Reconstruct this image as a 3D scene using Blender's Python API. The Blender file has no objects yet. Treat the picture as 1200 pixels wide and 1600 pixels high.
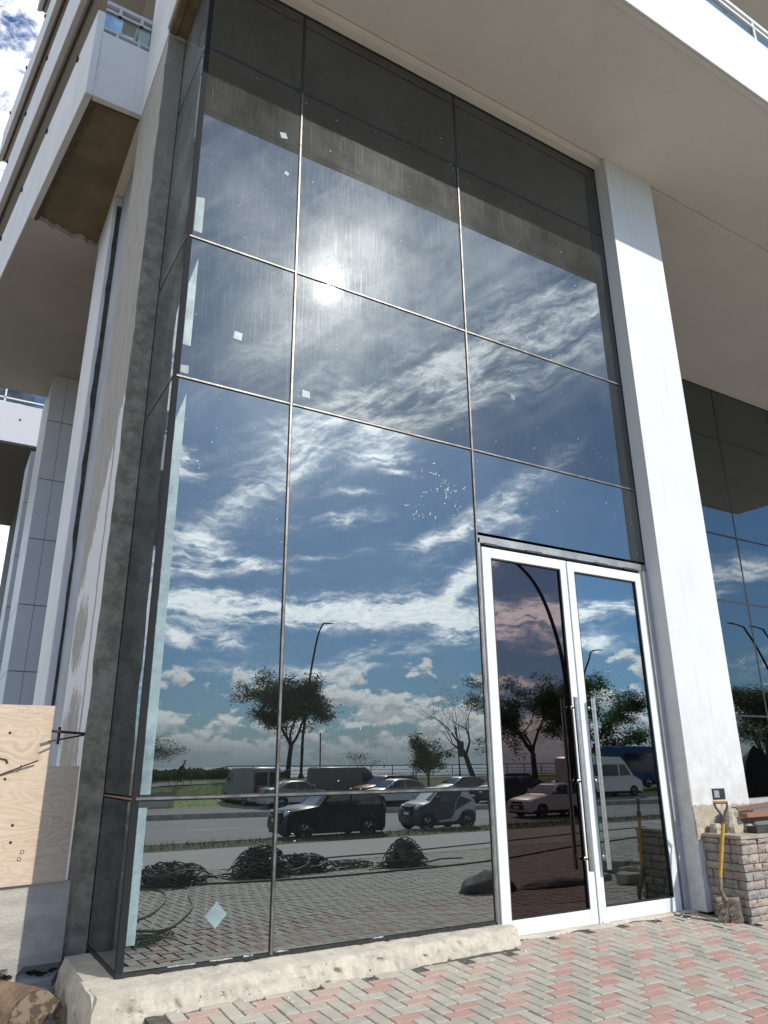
import bpy, bmesh, math, random
from mathutils import Vector, Matrix, noise
random.seed(7)
SC = bpy.context.scene
COL = SC.collection
rad = math.radians
sin, cos, pi = math.sin, math.cos, math.pi

# ------------------------------------------------------------------ camera
CAM = Vector((-1.27177, -5.54791, 1.40484))
yaw, pitch, roll = 0.5389, 0.3337, -0.0091
fw = Vector((sin(yaw)*cos(pitch), cos(yaw)*cos(pitch), sin(pitch)))
r0 = Vector((cos(yaw), -sin(yaw), 0)); u0 = r0.cross(fw)
rr = r0*cos(roll)+u0*sin(roll); uu = -r0*sin(roll)+u0*cos(roll)
cd = bpy.data.cameras.new('camera')
cam = bpy.data.objects.new('camera', cd); COL.objects.link(cam)
M3 = Matrix((rr, uu, -fw)).transposed()
cam.matrix_world = Matrix.Translation(CAM) @ M3.to_4x4()
cd.sensor_fit = 'VERTICAL'; cd.sensor_height = 36.0; cd.lens = 1141.217/1600*36
cd.clip_start = 0.05; cd.clip_end = 9000
SC.camera = cam

# ------------------------------------------------------------------ light
SUN_AZ, SUN_EL = rad(26.02), rad(36.1)
sund = Vector((sin(SUN_AZ)*cos(SUN_EL), -cos(SUN_AZ)*cos(SUN_EL), sin(SUN_EL)))
ld = bpy.data.lights.new('sun', 'SUN'); ld.energy = 4.0; ld.angle = rad(0.53); ld.color = (1.0, 0.955, 0.88)
lo = bpy.data.objects.new('sun', ld); COL.objects.link(lo)
lo.rotation_euler = sund.to_track_quat('Z', 'Y').to_euler()
lo.location = sund*60

VS = SC.view_settings
SC.display_settings.display_device = 'sRGB'
VS.view_transform = 'Standard'; VS.look = 'None'; VS.gamma = 1; VS.exposure = 0.06
VS.use_curve_mapping = False
SC.cycles.max_bounces = 9; SC.cycles.glossy_bounces = 5; SC.cycles.transparent_max_bounces = 10
SC.cycles.diffuse_bounces = 4
SC.cycles.sample_clamp_indirect = 12

world = bpy.data.worlds.new('World'); SC.world = world; world.use_nodes = True
WT = world.node_tree; WT.nodes.clear()

class NG:
    """small expression helper for node trees"""
    def __init__(s, t): s.t = t; s.L = t.links
    def n(s, ty, **k):
        x = s.t.nodes.new(ty)
        for a, b in k.items(): setattr(x, a, b)
        return x
    def _in(s, sock, v):
        if isinstance(v, bpy.types.NodeSocket): s.L.new(v, sock)
        elif v is not None: sock.default_value = v
    def m(s, op, a, b=None, c=None, clamp=False):
        x = s.n('ShaderNodeMath', operation=op, use_clamp=clamp)
        s._in(x.inputs[0], a); s._in(x.inputs[1], b); s._in(x.inputs[2], c)
        return x.outputs[0]
    def v(s, op, a, b=None, c=None):
        x = s.n('ShaderNodeVectorMath', operation=op)
        s._in(x.inputs[0], a); s._in(x.inputs[1], b)
        if op in ('DOT_PRODUCT', 'LENGTH', 'DISTANCE'): return x.outputs['Value']
        return x.outputs[0]
    def scale(s, a, k):
        x = s.n('ShaderNodeVectorMath', operation='SCALE'); s._in(x.inputs[0], a); s._in(x.inputs['Scale'], k); return x.outputs[0]
    def noise(s, vec, scale, detail=4, rough=.55, dist=0, out='Fac', lac=2.0):
        x = s.n('ShaderNodeTexNoise'); s._in(x.inputs['Vector'], vec)
        x.inputs['Scale'].default_value = scale; x.inputs['Detail'].default_value = detail
        x.inputs['Roughness'].default_value = rough; x.inputs['Distortion'].default_value = dist
        x.inputs['Lacunarity'].default_value = lac
        return x.outputs[out]
    def vor(s, vec, scale, feature='F1', out='Distance', rnd=1):
        x = s.n('ShaderNodeTexVoronoi', feature=feature); s._in(x.inputs['Vector'], vec)
        x.inputs['Scale'].default_value = scale; x.inputs['Randomness'].default_value = rnd
        return x.outputs[out]
    def smooth(s, x, a, b, lo=0, hi=1):
        n = s.n('ShaderNodeMapRange', interpolation_type='SMOOTHSTEP')
        s._in(n.inputs[0], x); n.inputs[1].default_value = a; n.inputs[2].default_value = b
        n.inputs[3].default_value = lo; n.inputs[4].default_value = hi
        return n.outputs[0]
    def lin(s, x, a, b, lo=0, hi=1):
        n = s.n('ShaderNodeMapRange'); s._in(n.inputs[0], x)
        n.inputs[1].default_value = a; n.inputs[2].default_value = b; n.inputs[3].default_value = lo; n.inputs[4].default_value = hi
        return n.outputs[0]
    def mix(s, f, a, b):
        n = s.n('ShaderNodeMix', data_type='RGBA'); s._in(n.inputs[0], f)
        if isinstance(a, (tuple, list)): a = tuple(a)+((1,) if len(a) == 3 else ())
        if isinstance(b, (tuple, list)): b = tuple(b)+((1,) if len(b) == 3 else ())
        s._in(n.inputs[6], a); s._in(n.inputs[7], b); return n.outputs[2]
    def xyz(s, x, y, z):
        n = s.n('ShaderNodeCombineXYZ'); s._in(n.inputs[0], x); s._in(n.inputs[1], y); s._in(n.inputs[2], z); return n.outputs[0]
    def sep(s, v):
        n = s.n('ShaderNodeSeparateXYZ'); s._in(n.inputs[0], v); return n.outputs
    def pos(s): return s.n('ShaderNodeNewGeometry').outputs['Position']

def build_sky():
    g = NG(WT)
    d = g.v('NORMALIZE', g.n('ShaderNodeTexCoord').outputs['Generated'])
    X, Y, Z = g.sep(d)
    sky = g.n('ShaderNodeTexSky', sky_type='NISHITA', sun_disc=False)
    sky.sun_elevation = SUN_EL; sky.sun_rotation = pi-SUN_AZ
    sky.altitude = 5; sky.air_density = 1.15; sky.dust_density = 0.55; sky.ozone_density = 2.4
    # turbulence fields (3-D noise on the direction, seamless)
    el = g.m('ARCSINE', Z)
    warp = g.noise(d, 7, 5, .6, 0, 'Color')
    warp = g.scale(g.v('SUBTRACT', warp, (.5, .5, .5)), .06)
    dw = g.v('ADD', d, warp)
    xw, yw, zw = g.sep(dw)
    flat = g.xyz(xw, yw, g.m('MULTIPLY', zw, 3.6))           # streaks lying along the horizon
    nflat = g.noise(flat, 13, 9, .68, .25)
    nfine = g.noise(flat, 34, 6, .62)
    pv = g.xyz(X, Y, g.m('MULTIPLY', Z, 1.7)); npuff = g.noise(pv, 19, 9, .60, .15)
    npuff2 = g.noise(g.v('ADD', pv, (0.0, 0.0, .011)), 19, 9, .60, .15)
    qd = g.v('DOT_PRODUCT', dw, (.78, .35, .60)); pd = g.v('DOT_PRODUCT', dw, (-.50, -.10, .86)); sd = g.v('DOT_PRODUCT', dw, (.36, -.93, .08))
    cirr = g.noise(g.xyz(g.m('MULTIPLY', qd, 1.3), g.m('MULTIPLY', pd, 6.5), g.m('MULTIPLY', sd, 2.2)), 2.6, 9, .64, .35)
    tot = None
    # cloud banks, unseen ones at negative azimuth added to whiten ambient light: azimuth east of -y, elevation, half sizes (deg), tilt (deg), strength, softness set
    B = [(26,11.2,17,1.2,0,1.1,0),(17,11.8,6,.8,3,.6,0),(34,10.5,7,.8,-4,.9,0),(15.5,8.8,5,.7,0,1.0,0),(37.5,9.0,3.4,.5,2,.8,0),(31,8.0,4,.45,0,.7,0),(24,6.9,7,.7,0,.7,0),
         (24,24,13,.9,40,.38,1),(35,28.5,12,2.6,26,.80,1),(26,29,9,3,50,.35,1),(46,32,12,3.5,15,.45,1),(20,31,7,3,60,.25,1),(41,20,9,1.3,35,.6,1),
         (31,23.4,3.0,.45,-3,.85,0),(32.2,22.1,1.7,.34,-12,.7,0),(28.3,20.9,1.8,.36,-4,.75,0),(26.5,18.7,4.6,.75,6,.62,0),(37,17.2,4.8,.72,14,.72,0),
         (15,16.6,4,.9,-8,.72,0),(19,14.9,4.5,.6,-4,.75,0),(13.5,14.2,4,.8,0,.8,0),(14.3,22.4,1.7,1.2,-35,.8,0),(37.5,13.8,5,.6,38,.9,1),(26,15.8,4,.4,5,.35,0),
         (52.5,11.2,4,.6,4,.9,0),(43,10.6,4.5,1.0,2,.9,0),(46,8.2,4,.6,0,.8,0),(60,13,6,1,5,.8,0),(66,7,9,1.6,0,.8,0),(40,14.5,5,.8,10,.5,0),(183,43,22,16,20,1.5,1),(181,45,12,10,0,.35,0),(176,12,14,6,0,1.2,0),(165,60,14,8,30,.9,1),(-112,38,30,20,12,1.5,0),(-70,22,22,12,-8,1.3,0),(-150,24,22,13,5,1.5,0),(-95,66,26,14,30,1.2,0),(140,35,20,12,0,1.2,0)]
    for (a, e, wa, we, tl, st, kind) in B:
        a, e, tl = rad(a), rad(e), rad(tl)
        c = Vector((sin(a)*cos(e), -cos(a)*cos(e), sin(e)))
        t = Vector((cos(a), sin(a), 0)); b = t.cross(c)
        if b.z < 0: b = -b
        t2 = t*cos(tl)+b*sin(tl); b2 = b*cos(tl)-t*sin(tl)
        t2 = t2/rad(wa); b2 = b2/rad(we)
        dd = dw
        p = g.m('SUBTRACT', g.v('DOT_PRODUCT', dd, tuple(t2)), c.dot(t2)); q = g.m('SUBTRACT', g.v('DOT_PRODUCT', dd, tuple(b2)), c.dot(b2))
        r2 = g.m('ADD', g.m('MULTIPLY', p, p), g.m('MULTIPLY', q, q))
        gs = g.m('EXPONENT', g.m('MULTIPLY', r2, -1.0))
        front = g.m('GREATER_THAN', g.v('DOT_PRODUCT', d, tuple(c)), 0)
        gs = g.m('MULTIPLY', gs, front)
        tex = g.lin(nflat if not kind else cirr, .36, .64, .0, 1.35)
        gs = g.m('MULTIPLY', g.m('MULTIPLY', gs, tex), st)
        tot = gs if tot is None else g.m('ADD', tot, gs)
    tot = g.m('MULTIPLY', tot, g.lin(nfine, .30, .66, .35, 1.3))
    nf2 = g.noise(flat, 80, 4, .65)
    band = g.m('MULTIPLY', g.smooth(tot, .04, .85), g.lin(nf2, .25, .6, .65, 1.0))
    # cumulus bank along the horizon, all the way round
    skyline = g.m('ADD', rad(4.3), g.m('MULTIPLY', g.m('SUBTRACT', g.noise(g.xyz(X, Y, 0.0), 4.5, 4, .6), .5), rad(6)))
    h = g.m('SUBTRACT', skyline, el)
    puff = g.m('ADD', g.m('MULTIPLY', h, 7.0), g.m('MULTIPLY', g.m('SUBTRACT', npuff, .50), 4.2))
    cum = g.m('MULTIPLY', g.smooth(puff, -.08, .30), g.smooth(el, rad(-.3), rad(1.0)))
    inner = g.smooth(puff, .16, 1.15)
    lay = g.smooth(g.noise(g.xyz(X, Y, g.m('MULTIPLY', Z, 9.0)), 9, 6, .6), .36, .64)
    # thin veil over the rest of the sky
    veil = g.m('MULTIPLY', g.smooth(cirr, .42, .80), .26)
    veil = g.m('MULTIPLY', veil, g.smooth(el, rad(19), rad(38)))
    skyc = g.v('MULTIPLY', sky.outputs[0], g.mix(g.smooth(el, rad(0), rad(16)), (SKYK*.38, SKYK*.62, SKYK*.98), (SKYK*.50, SKYK*.73, SKYK*1.0)))
    sunang = g.v('DOT_PRODUCT', d, tuple(sund))
    glow = g.m('POWER', g.m('MAXIMUM', sunang, 0.0), 26.0)
    fwd = g.m('POWER', g.m('MAXIMUM', sunang, 0.0), 4.0)
    bright = g.m('ADD', g.m('ADD', 1.0, g.m('MULTIPLY', glow, .1)), g.m('MULTIPLY', fwd, 2.3))
    white = g.scale(g.mix(0.0, (CW*.98, CW*1.0, CW*1.03), (1, 1, 1)), bright)
    grey = g.scale(g.mix(0.0, (CW*.40, CW*.45, CW*.50), (0, 0, 0)), g.m('MULTIPLY', bright, .50))
    out = g.mix(veil, skyc, white)
    out = g.mix(g.m('MULTIPLY', glow, g.lin(cirr, .3, .7, .04, .16)), out, white)
    out = g.mix(g.m('MULTIPLY', band, .93), out, white)
    lit = g.smooth(g.m('SUBTRACT', npuff, npuff2), -.045, .05)
    shade = g.m('MULTIPLY', g.m('SUBTRACT', 1.0, lit), g.lin(lay, 0, 1, 1.0, .6))
    cumc = g.mix(g.m('ADD', g.m('MULTIPLY', inner, .35), g.m('MULTIPLY', shade, .62), clamp=True), g.scale(white, .70), grey)
    out = g.mix(g.m('MULTIPLY', cum, .95), out, cumc)
    low = g.smooth(el, rad(3.4), rad(.6))
    out = g.mix(g.m('MULTIPLY', low, .75), out, g.scale(g.mix(0.0, (CW*.36, CW*.44, CW*.51), (0, 0, 0)), g.m('MULTIPLY', bright, .62)))
    bg = g.n('ShaderNodeBackground'); g.L.new(out, bg.inputs[0]); bg.inputs[1].default_value = 0.15
    o = g.n('ShaderNodeOutputWorld'); g.L.new(bg.outputs[0], o.inputs[0])
SKYK = 1.0      # sky texture as it is
CW = 11.0       # sunlit cloud radiance before the 0.1 world strength
build_sky()
world.cycles.sampling_method = 'MANUAL'; world.cycles.sample_map_resolution = 512

# ------------------------------------------------------------------ materials
MATS = {}
def mat(name, col=(.5,.5,.5), col2=None, scale=3, rough=.75, metal=0, bump=0, bscale=40, spec=.4, vstretch=1, detail=5, coat=0, lo=.35, hi=.65, fine=0.0):
    if name in MATS: return MATS[name]
    m = bpy.data.materials.new(name); m.use_nodes = True; MATS[name] = m
    g = NG(m.node_tree); b = m.node_tree.nodes['Principled BSDF']
    b.inputs['Base Color'].default_value = (*col, 1); b.inputs['Roughness'].default_value = rough
    b.inputs['Metallic'].default_value = metal; b.inputs['Specular IOR Level'].default_value = spec
    b.inputs['Coat Weight'].default_value = coat; b.inputs['Coat Roughness'].default_value = .05
    if col2 or bump:
        p = g.pos()
        if vstretch != 1:
            x, y, z = g.sep(p); p = g.xyz(x, y, g.m('MULTIPLY', z, vstretch))
    if col2:
        f = g.smooth(g.noise(p, scale, detail, .6), lo, hi)
        c = g.mix(f, col, col2)
        if fine:
            f2 = g.noise(p, scale*14, 3, .7)
            c = g.mix(g.lin(f2, .3, .7, 0, fine), c, tuple(x*.45 for x in col))
        g.L.new(c, b.inputs['Base Color'])
    if bump:
        bn = g.n('ShaderNodeBump'); bn.inputs['Strength'].default_value = bump; bn.inputs['Distance'].default_value = .02
        g.L.new(g.noise(p, bscale, 6, .65), bn.inputs['Height']); g.L.new(bn.outputs[0], b.inputs['Normal'])
    return m

# ------------------------------------------------------------------ mesh helper
class MB:
    def __init__(s): s.v = []; s.f = []; s.sm = False
    def quad(s, *p):
        n = len(s.v); s.v += [tuple(q) for q in p]; s.f.append(tuple(range(n, n+len(p)))); return s
    def box(s, x0, y0, z0, x1, y1, z1, rot=0, c=None):
        n = len(s.v)
        P = [(x0,y0,z0),(x1,y0,z0),(x1,y1,z0),(x0,y1,z0),(x0,y0,z1),(x1,y0,z1),(x1,y1,z1),(x0,y1,z1)]
        if rot:
            cx, cy = c if c else ((x0+x1)/2, (y0+y1)/2)
            P = [(cx+(x-cx)*cos(rot)-(y-cy)*sin(rot), cy+(x-cx)*sin(rot)+(y-cy)*cos(rot), z) for x, y, z in P]
        s.v += P
        s.f += [tuple(n+i for i in q) for q in ((0,3,2,1),(4,5,6,7),(0,1,5,4),(1,2,6,5),(2,3,7,6),(3,0,4,7))]
        return s
    def prism(s, poly, d, axis='y', a=0.0):
        """polygon in the other two axes extruded along axis from a to a+d"""
        n = len(s.v); k = len(poly)
        def P(p, t):
            if axis == 'y': return (p[0], t, p[1])
            if axis == 'x': return (t, p[0], p[1])
            return (p[0], p[1], t)
        s.v += [P(p, a) for p in poly]+[P(p, a+d) for p in poly]
        s.f.append(tuple(range(n, n+k))); s.f.append(tuple(range(n+2*k-1, n+k-1, -1)))
        for i in range(k):
            j = (i+1) % k; s.f.append((n+j, n+i, n+k+i, n+k+j))
        return s
    def tube(s, pts, r, seg=6, cap=True):
        pts = [Vector(p) for p in pts]; n0 = len(s.v); k = len(pts)
        rs = r if isinstance(r, (list, tuple)) else [r]*k
        prev = None
        for i, p in enumerate(pts):
            t = (pts[min(i+1, k-1)]-pts[max(i-1, 0)])
            if t.length < 1e-9: t = Vector((0,0,1))
            t.normalize()
            if prev is None:
                a = Vector((0,0,1)) if abs(t.z) < .9 else Vector((1,0,0)); u = t.cross(a).normalized()
            else:
                u = prev-t*prev.dot(t)
                if u.length < 1e-6: u = t.orthogonal()
                u.normalize()
            prev = u; w = t.cross(u)
            for j in range(seg):
                an = 2*pi*j/seg; s.v.append(tuple(p+(u*cos(an)+w*sin(an))*rs[i]))
        for i in range(k-1):
            for j in range(seg):
                a = n0+i*seg+j; b = n0+i*seg+(j+1) % seg
                s.f.append((a, b, b+seg, a+seg))
        if cap:
            s.f.append(tuple(n0+j for j in reversed(range(seg)))); s.f.append(tuple(n0+(k-1)*seg+j for j in range(seg)))
        return s
    def lathe(s, prof, c, axis='z', seg=20):
        n0 = len(s.v); k = len(prof)
        for (r, h) in prof:
            for j in range(seg):
                a = 2*pi*j/seg; x, y = r*cos(a), r*sin(a)
                s.v.append({'z': (c[0]+x, c[1]+y, c[2]+h), 'y': (c[0]+x, c[1]+h, c[2]+y), 'x': (c[0]+h, c[1]+x, c[2]+y)}[axis])
        for i in range(k-1):
            for j in range(seg):
                a = n0+i*seg+j; b = n0+i*seg+(j+1) % seg
                s.f.append((a, b, b+seg, a+seg))
        return s
    def jit(s, a, fr=3.0, seed=0):
        for i, p in enumerate(s.v):
            q = Vector(p)*fr+Vector((seed*7.1, seed*3.3, seed)); nv = noise.noise_vector(q)
            s.v[i] = (p[0]+nv.x*a, p[1]+nv.y*a, p[2]+nv.z*a)
        return s
    def build(s, name, m, parent=None, smooth=False, bevel=0, org=None):
        me = bpy.data.meshes.new(name)
        o0 = Vector(org) if org is not None else (parent_org(parent) if parent else Vector((0,0,0)))
        me.from_pydata([(p[0]-o0.x, p[1]-o0.y, p[2]-o0.z) for p in s.v], [], s.f)
        me.materials.append(m)
        bm = bmesh.new(); bm.from_mesh(me)
        bmesh.ops.recalc_face_normals(bm, faces=bm.faces)
        if bevel: bmesh.ops.bevel(bm, geom=[e for e in bm.edges if len(e.link_faces) == 2 and e.calc_face_angle(0) > .6], offset=bevel, segments=1, affect='EDGES')
        bm.to_mesh(me); bm.free()
        if smooth:
            me.polygons.foreach_set('use_smooth', [True]*len(me.polygons))
            me.set_sharp_from_angle(angle=rad(50))
        o = bpy.data.objects.new(name, me); COL.objects.link(o)
        if parent: o.parent = parent
        elif org is not None: o.location = o0
        return o
def parent_org(p):
    v = Vector((0,0,0))
    while p is not None: v += p.location; p = p.parent
    return v
def tag(o, label=None, cat=None, group=None, kind=None):
    if label: o['label'] = label
    if cat: o['category'] = cat
    if group: o['group'] = group
    if kind: o['kind'] = kind
    return o
def thing(name, label, cat, loc=(0,0,0), group=None, kind=None):
    o = bpy.data.objects.new(name, None); COL.objects.link(o); o.location = loc; o.empty_display_size = .2
    return tag(o, label, cat, group, kind)
def copy_tree(o, parent=None):
    c = o.copy(); COL.objects.link(c); c.parent = parent
    for ch in list(o.children): copy_tree(ch, c)
    return c
SL = 0.05
def gz(y): return SL*y if y < 0 else 0.0

# ------------------------------------------------------------------ palette
def make_glass(name, refl, trans, dust=.05, film=None, streak=.5):
    m = bpy.data.materials.new(name); m.use_nodes = True; t = m.node_tree; t.nodes.clear(); g = NG(t)
    p = g.pos(); x, y, z = g.sep(p)
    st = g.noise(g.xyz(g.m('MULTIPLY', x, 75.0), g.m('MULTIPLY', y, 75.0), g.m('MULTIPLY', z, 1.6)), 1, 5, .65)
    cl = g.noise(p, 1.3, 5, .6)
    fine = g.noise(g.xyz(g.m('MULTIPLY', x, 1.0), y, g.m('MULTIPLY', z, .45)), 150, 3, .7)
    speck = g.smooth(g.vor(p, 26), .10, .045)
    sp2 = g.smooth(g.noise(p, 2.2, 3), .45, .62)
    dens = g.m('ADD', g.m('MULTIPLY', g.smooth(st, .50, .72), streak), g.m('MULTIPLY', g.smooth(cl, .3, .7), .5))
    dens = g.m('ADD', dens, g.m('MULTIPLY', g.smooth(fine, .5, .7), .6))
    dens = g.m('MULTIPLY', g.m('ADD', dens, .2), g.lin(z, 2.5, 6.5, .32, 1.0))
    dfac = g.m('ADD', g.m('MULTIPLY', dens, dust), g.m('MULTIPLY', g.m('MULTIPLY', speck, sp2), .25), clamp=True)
    gl = g.n('ShaderNodeBsdfGlossy'); gl.inputs['Roughness'].default_value = 0.0
    fr = g.n('ShaderNodeFresnel'); fr.inputs[0].default_value = 1.5
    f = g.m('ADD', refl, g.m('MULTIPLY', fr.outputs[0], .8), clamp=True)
    tint = film or (.93, 1.0, 1.0)
    g.L.new(g.scale(tint, f), gl.inputs['Color'])
    bn = g.n('ShaderNodeBump'); bn.inputs['Strength'].default_value = .02; bn.inputs['Distance'].default_value = .01
    g.L.new(g.noise(p, .9, 2, .4), bn.inputs['Height']); g.L.new(bn.outputs[0], gl.inputs['Normal'])
    tr = g.n('ShaderNodeBsdfTransparent'); tr.inputs[0].default_value = (*trans, 1)
    a1 = g.n('ShaderNodeAddShader'); g.L.new(gl.outputs[0], a1.inputs[0]); g.L.new(tr.outputs[0], a1.inputs[1])
    df = g.n('ShaderNodeBsdfDiffuse'); df.inputs[0].default_value = (.62, .65, .61, 1)
    gd = g.n('ShaderNodeBsdfGlossy'); gd.inputs['Roughness'].default_value = .36; gd.inputs['Color'].default_value = (.5, .52, .52, 1)
    gh = g.n('ShaderNodeBsdfGlossy'); gh.inputs['Roughness'].default_value = .055; gh.inputs['Color'].default_value = (.0011, .0012, .0012, 1)
    gk = g.n('ShaderNodeBsdfGlossy'); gk.inputs['Roughness'].default_value = .21; g.L.new(g.scale((.010, .0103, .0103), g.m('MULTIPLY', dfac, 9.0)), gk.inputs['Color'])
    md = g.n('ShaderNodeMixShader'); md.inputs[0].default_value = .16
    g.L.new(df.outputs[0], md.inputs[1]); g.L.new(gd.outputs[0], md.inputs[2])
    mm = g.n('ShaderNodeMixShader'); g.L.new(dfac, mm.inputs[0]); a2 = g.n('ShaderNodeAddShader'); g.L.new(a1.outputs[0], a2.inputs[0]); g.L.new(gh.outputs[0], a2.inputs[1]); a3 = g.n('ShaderNodeAddShader'); g.L.new(a2.outputs[0], a3.inputs[0]); g.L.new(gk.outputs[0], a3.inputs[1]); g.L.new(a3.outputs[0], mm.inputs[1]); g.L.new(md.outputs[0], mm.inputs[2])
    o = g.n('ShaderNodeOutputMaterial'); g.L.new(mm.outputs[0], o.inputs[0])
    MATS[name] = m; return m
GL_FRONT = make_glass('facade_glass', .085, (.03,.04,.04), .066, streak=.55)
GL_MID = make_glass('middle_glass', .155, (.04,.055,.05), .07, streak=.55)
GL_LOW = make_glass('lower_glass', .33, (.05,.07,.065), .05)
GL_SIDE = make_glass('side_glass', .06, (.05,.065,.07), .27)
GL_FAR = make_glass('recessed_glass', .10, (.02,.025,.025), .012)
GL_DOOR = make_glass('door_glass', .19, (.08,.09,.09), .008)
GL_BRONZE = make_glass('bronze_film_glass', .07, (.04,.025,.025), .008, film=(.95,.74,.74))
GL_BALC = make_glass('balcony_glass', .10, (.30,.34,.36), .02)

W_PAINT = mat('white_paint', (.67,.67,.65), (.62,.615,.59), .8, .65, lo=.3, hi=.8, fine=.06, bump=.05, bscale=30)
W_SOFFIT = mat('soffit_paint', (.76,.69,.61), (.70,.635,.565), .9, .8, bump=.08, bscale=4, lo=.25, hi=.75)
def weather(m, k=.10):
    g = NG(m.node_tree); b = m.node_tree.nodes['Principled BSDF']; src = b.inputs['Base Color'].links[0].from_socket
    p = g.pos(); x, y, z = g.sep(p)
    st = g.noise(g.xyz(g.m('MULTIPLY', x, 7.0), g.m('MULTIPLY', y, 7.0), g.m('MULTIPLY', z, .55)), 1.2, 6, .65)
    c = g.mix(g.smooth(st, .52, .78, 0, k*2.2), src, (.36,.32,.26))
    bl = g.noise(p, 2.4, 6, .7); c = g.mix(g.smooth(bl, .56, .74, 0, k*1.6), c, (.45,.42,.37))
    lowd = g.m('MULTIPLY', g.smooth(z, 2.3, .9), g.smooth(g.noise(p, 5, 6, .7), .40, .62)); c = g.mix(g.m('MULTIPLY', lowd, k*4), c, (.40,.34,.25))
    sc = g.smooth(g.noise(g.xyz(g.m('MULTIPLY', x, 3.0), y, g.m('MULTIPLY', z, 26.0)), 2.0, 4, .6), .72, .76); c = g.mix(g.m('MULTIPLY', sc, k*3), c, (.3,.28,.24))
    g.L.new(c, b.inputs['Base Color'])
weather(W_PAINT); weather(W_SOFFIT, .07)
W_SHADEPAINT = mat('aged_white_for_shade', (.76,.74,.71), (.70,.68,.65), 1.5, .75)  # second white for the shaded walls, toned lighter and warmer to offset blue shade
weather(W_SHADEPAINT, .14)
DOORWHITE = mat('door_white_metal', (.72,.735,.72), (.66,.675,.66), 9, .42, bump=.02)
ALU_GREY = mat('grey_anodised_metal', (.30,.30,.29), (.22,.22,.21), 6, .4, metal=.6, bump=.03)
SEAL = mat('black_sealant', (.012,.012,.012), (.03,.03,.028), 30, .55)
SEAL2 = mat('bronze_joint_profile', (.21,.19,.17), (.10,.092,.084), 9, .38, metal=.5, bump=.08, bscale=120, lo=.35, hi=.7)
STEEL = mat('brushed_steel', (.62,.60,.56), (.50,.48,.45), 30, .3, metal=1)
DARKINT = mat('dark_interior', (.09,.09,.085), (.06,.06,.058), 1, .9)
CONC_BARE = mat('bare_concrete', (.36,.335,.29), (.24,.225,.20), 3.5, .9, bump=.25, bscale=30)

def col_face_mat():
    """plastered column side: brown-grey plaster with ragged white paint low down, dark wet-looking bare face in front"""
    m = bpy.data.materials.new('column_concrete'); m.use_nodes = True; MATS['column_concrete'] = m
    g = NG(m.node_tree); b = m.node_tree.nodes['Principled BSDF']; b.inputs['Roughness'].default_value = .9
    geo = g.n('ShaderNodeNewGeometry'); p = geo.outputs['Position']; x, y, z = g.sep(p)
    nx, ny, nz = g.sep(geo.outputs['Normal'])
    st = g.noise(g.xyz(x, g.m('MULTIPLY', y, 9.0), g.m('MULTIPLY', z, 1.1)), 2.2, 6, .65, 1.2)
    tan = g.mix(g.smooth(st, .35, .68), (.42,.38,.32), (.29,.26,.215))
    e1 = g.m('MULTIPLY', g.m('SUBTRACT', g.noise(g.xyz(x, g.m('MULTIPLY', y, 2.0), z), 2.6, 8, .68), .5), 1.5)
    top_ = g.m('ADD', g.m('SUBTRACT', g.m('SUBTRACT', 6.15, g.m('MULTIPLY', y, 1.35)), z), e1)
    pf = g.smooth(top_, 0.0, .035)
    e2 = g.m('MULTIPLY', g.m('SUBTRACT', g.noise(g.xyz(0.0, 0.0, z), 2.4, 7, .7), .5), .26)
    ys = g.m('ABSOLUTE', g.m('SUBTRACT', g.m('ADD', y, e2), 1.27))
    pf = g.m('MULTIPLY', pf, g.smooth(ys, .035, .045))
    br_ = g.noise(g.xyz(x, g.m('MULTIPLY', y, 5.0), g.m('MULTIPLY', z, 1.4)), 2.4, 8, .72)
    for (cy_, cz_, ry_, rz_) in ((1.95,2.62,.40,.40),(1.78,1.62,.55,.50),(1.60,.35,.6,.35)):
        dy = g.m('DIVIDE', g.m('SUBTRACT', y, cy_), ry_); dz_ = g.m('DIVIDE', g.m('SUBTRACT', z, cz_), rz_)
        rr2 = g.m('ADD', g.m('MULTIPLY', dy, dy), g.m('MULTIPLY', dz_, dz_))
        pp = g.smooth(g.m('ADD', g.m('SUBTRACT', 1.0, rr2), g.m('MULTIPLY', g.m('SUBTRACT', br_, .5), 4.2)), .2, .42)
        pf = g.m('MULTIPLY', pf, g.m('SUBTRACT', 1.0, g.m('MULTIPLY', pp, g.smooth(rr2, 2.6, 1.8))))
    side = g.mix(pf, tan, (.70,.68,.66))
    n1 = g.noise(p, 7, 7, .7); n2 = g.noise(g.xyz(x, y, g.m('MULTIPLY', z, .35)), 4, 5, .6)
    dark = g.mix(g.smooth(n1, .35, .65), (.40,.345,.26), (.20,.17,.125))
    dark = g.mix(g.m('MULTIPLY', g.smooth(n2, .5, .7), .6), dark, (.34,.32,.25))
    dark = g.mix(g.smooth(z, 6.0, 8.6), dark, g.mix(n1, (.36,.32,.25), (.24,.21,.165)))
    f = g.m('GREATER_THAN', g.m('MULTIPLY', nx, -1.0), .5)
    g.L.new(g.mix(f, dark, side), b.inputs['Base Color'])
    bn = g.n('ShaderNodeBump'); bn.inputs['Strength'].default_value = .45; bn.inputs['Distance'].default_value = .02
    g.L.new(g.noise(p, 28, 6, .7), bn.inputs['Height']); g.L.new(bn.outputs[0], b.inputs['Normal'])
    return m
COLM = col_face_mat()

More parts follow.
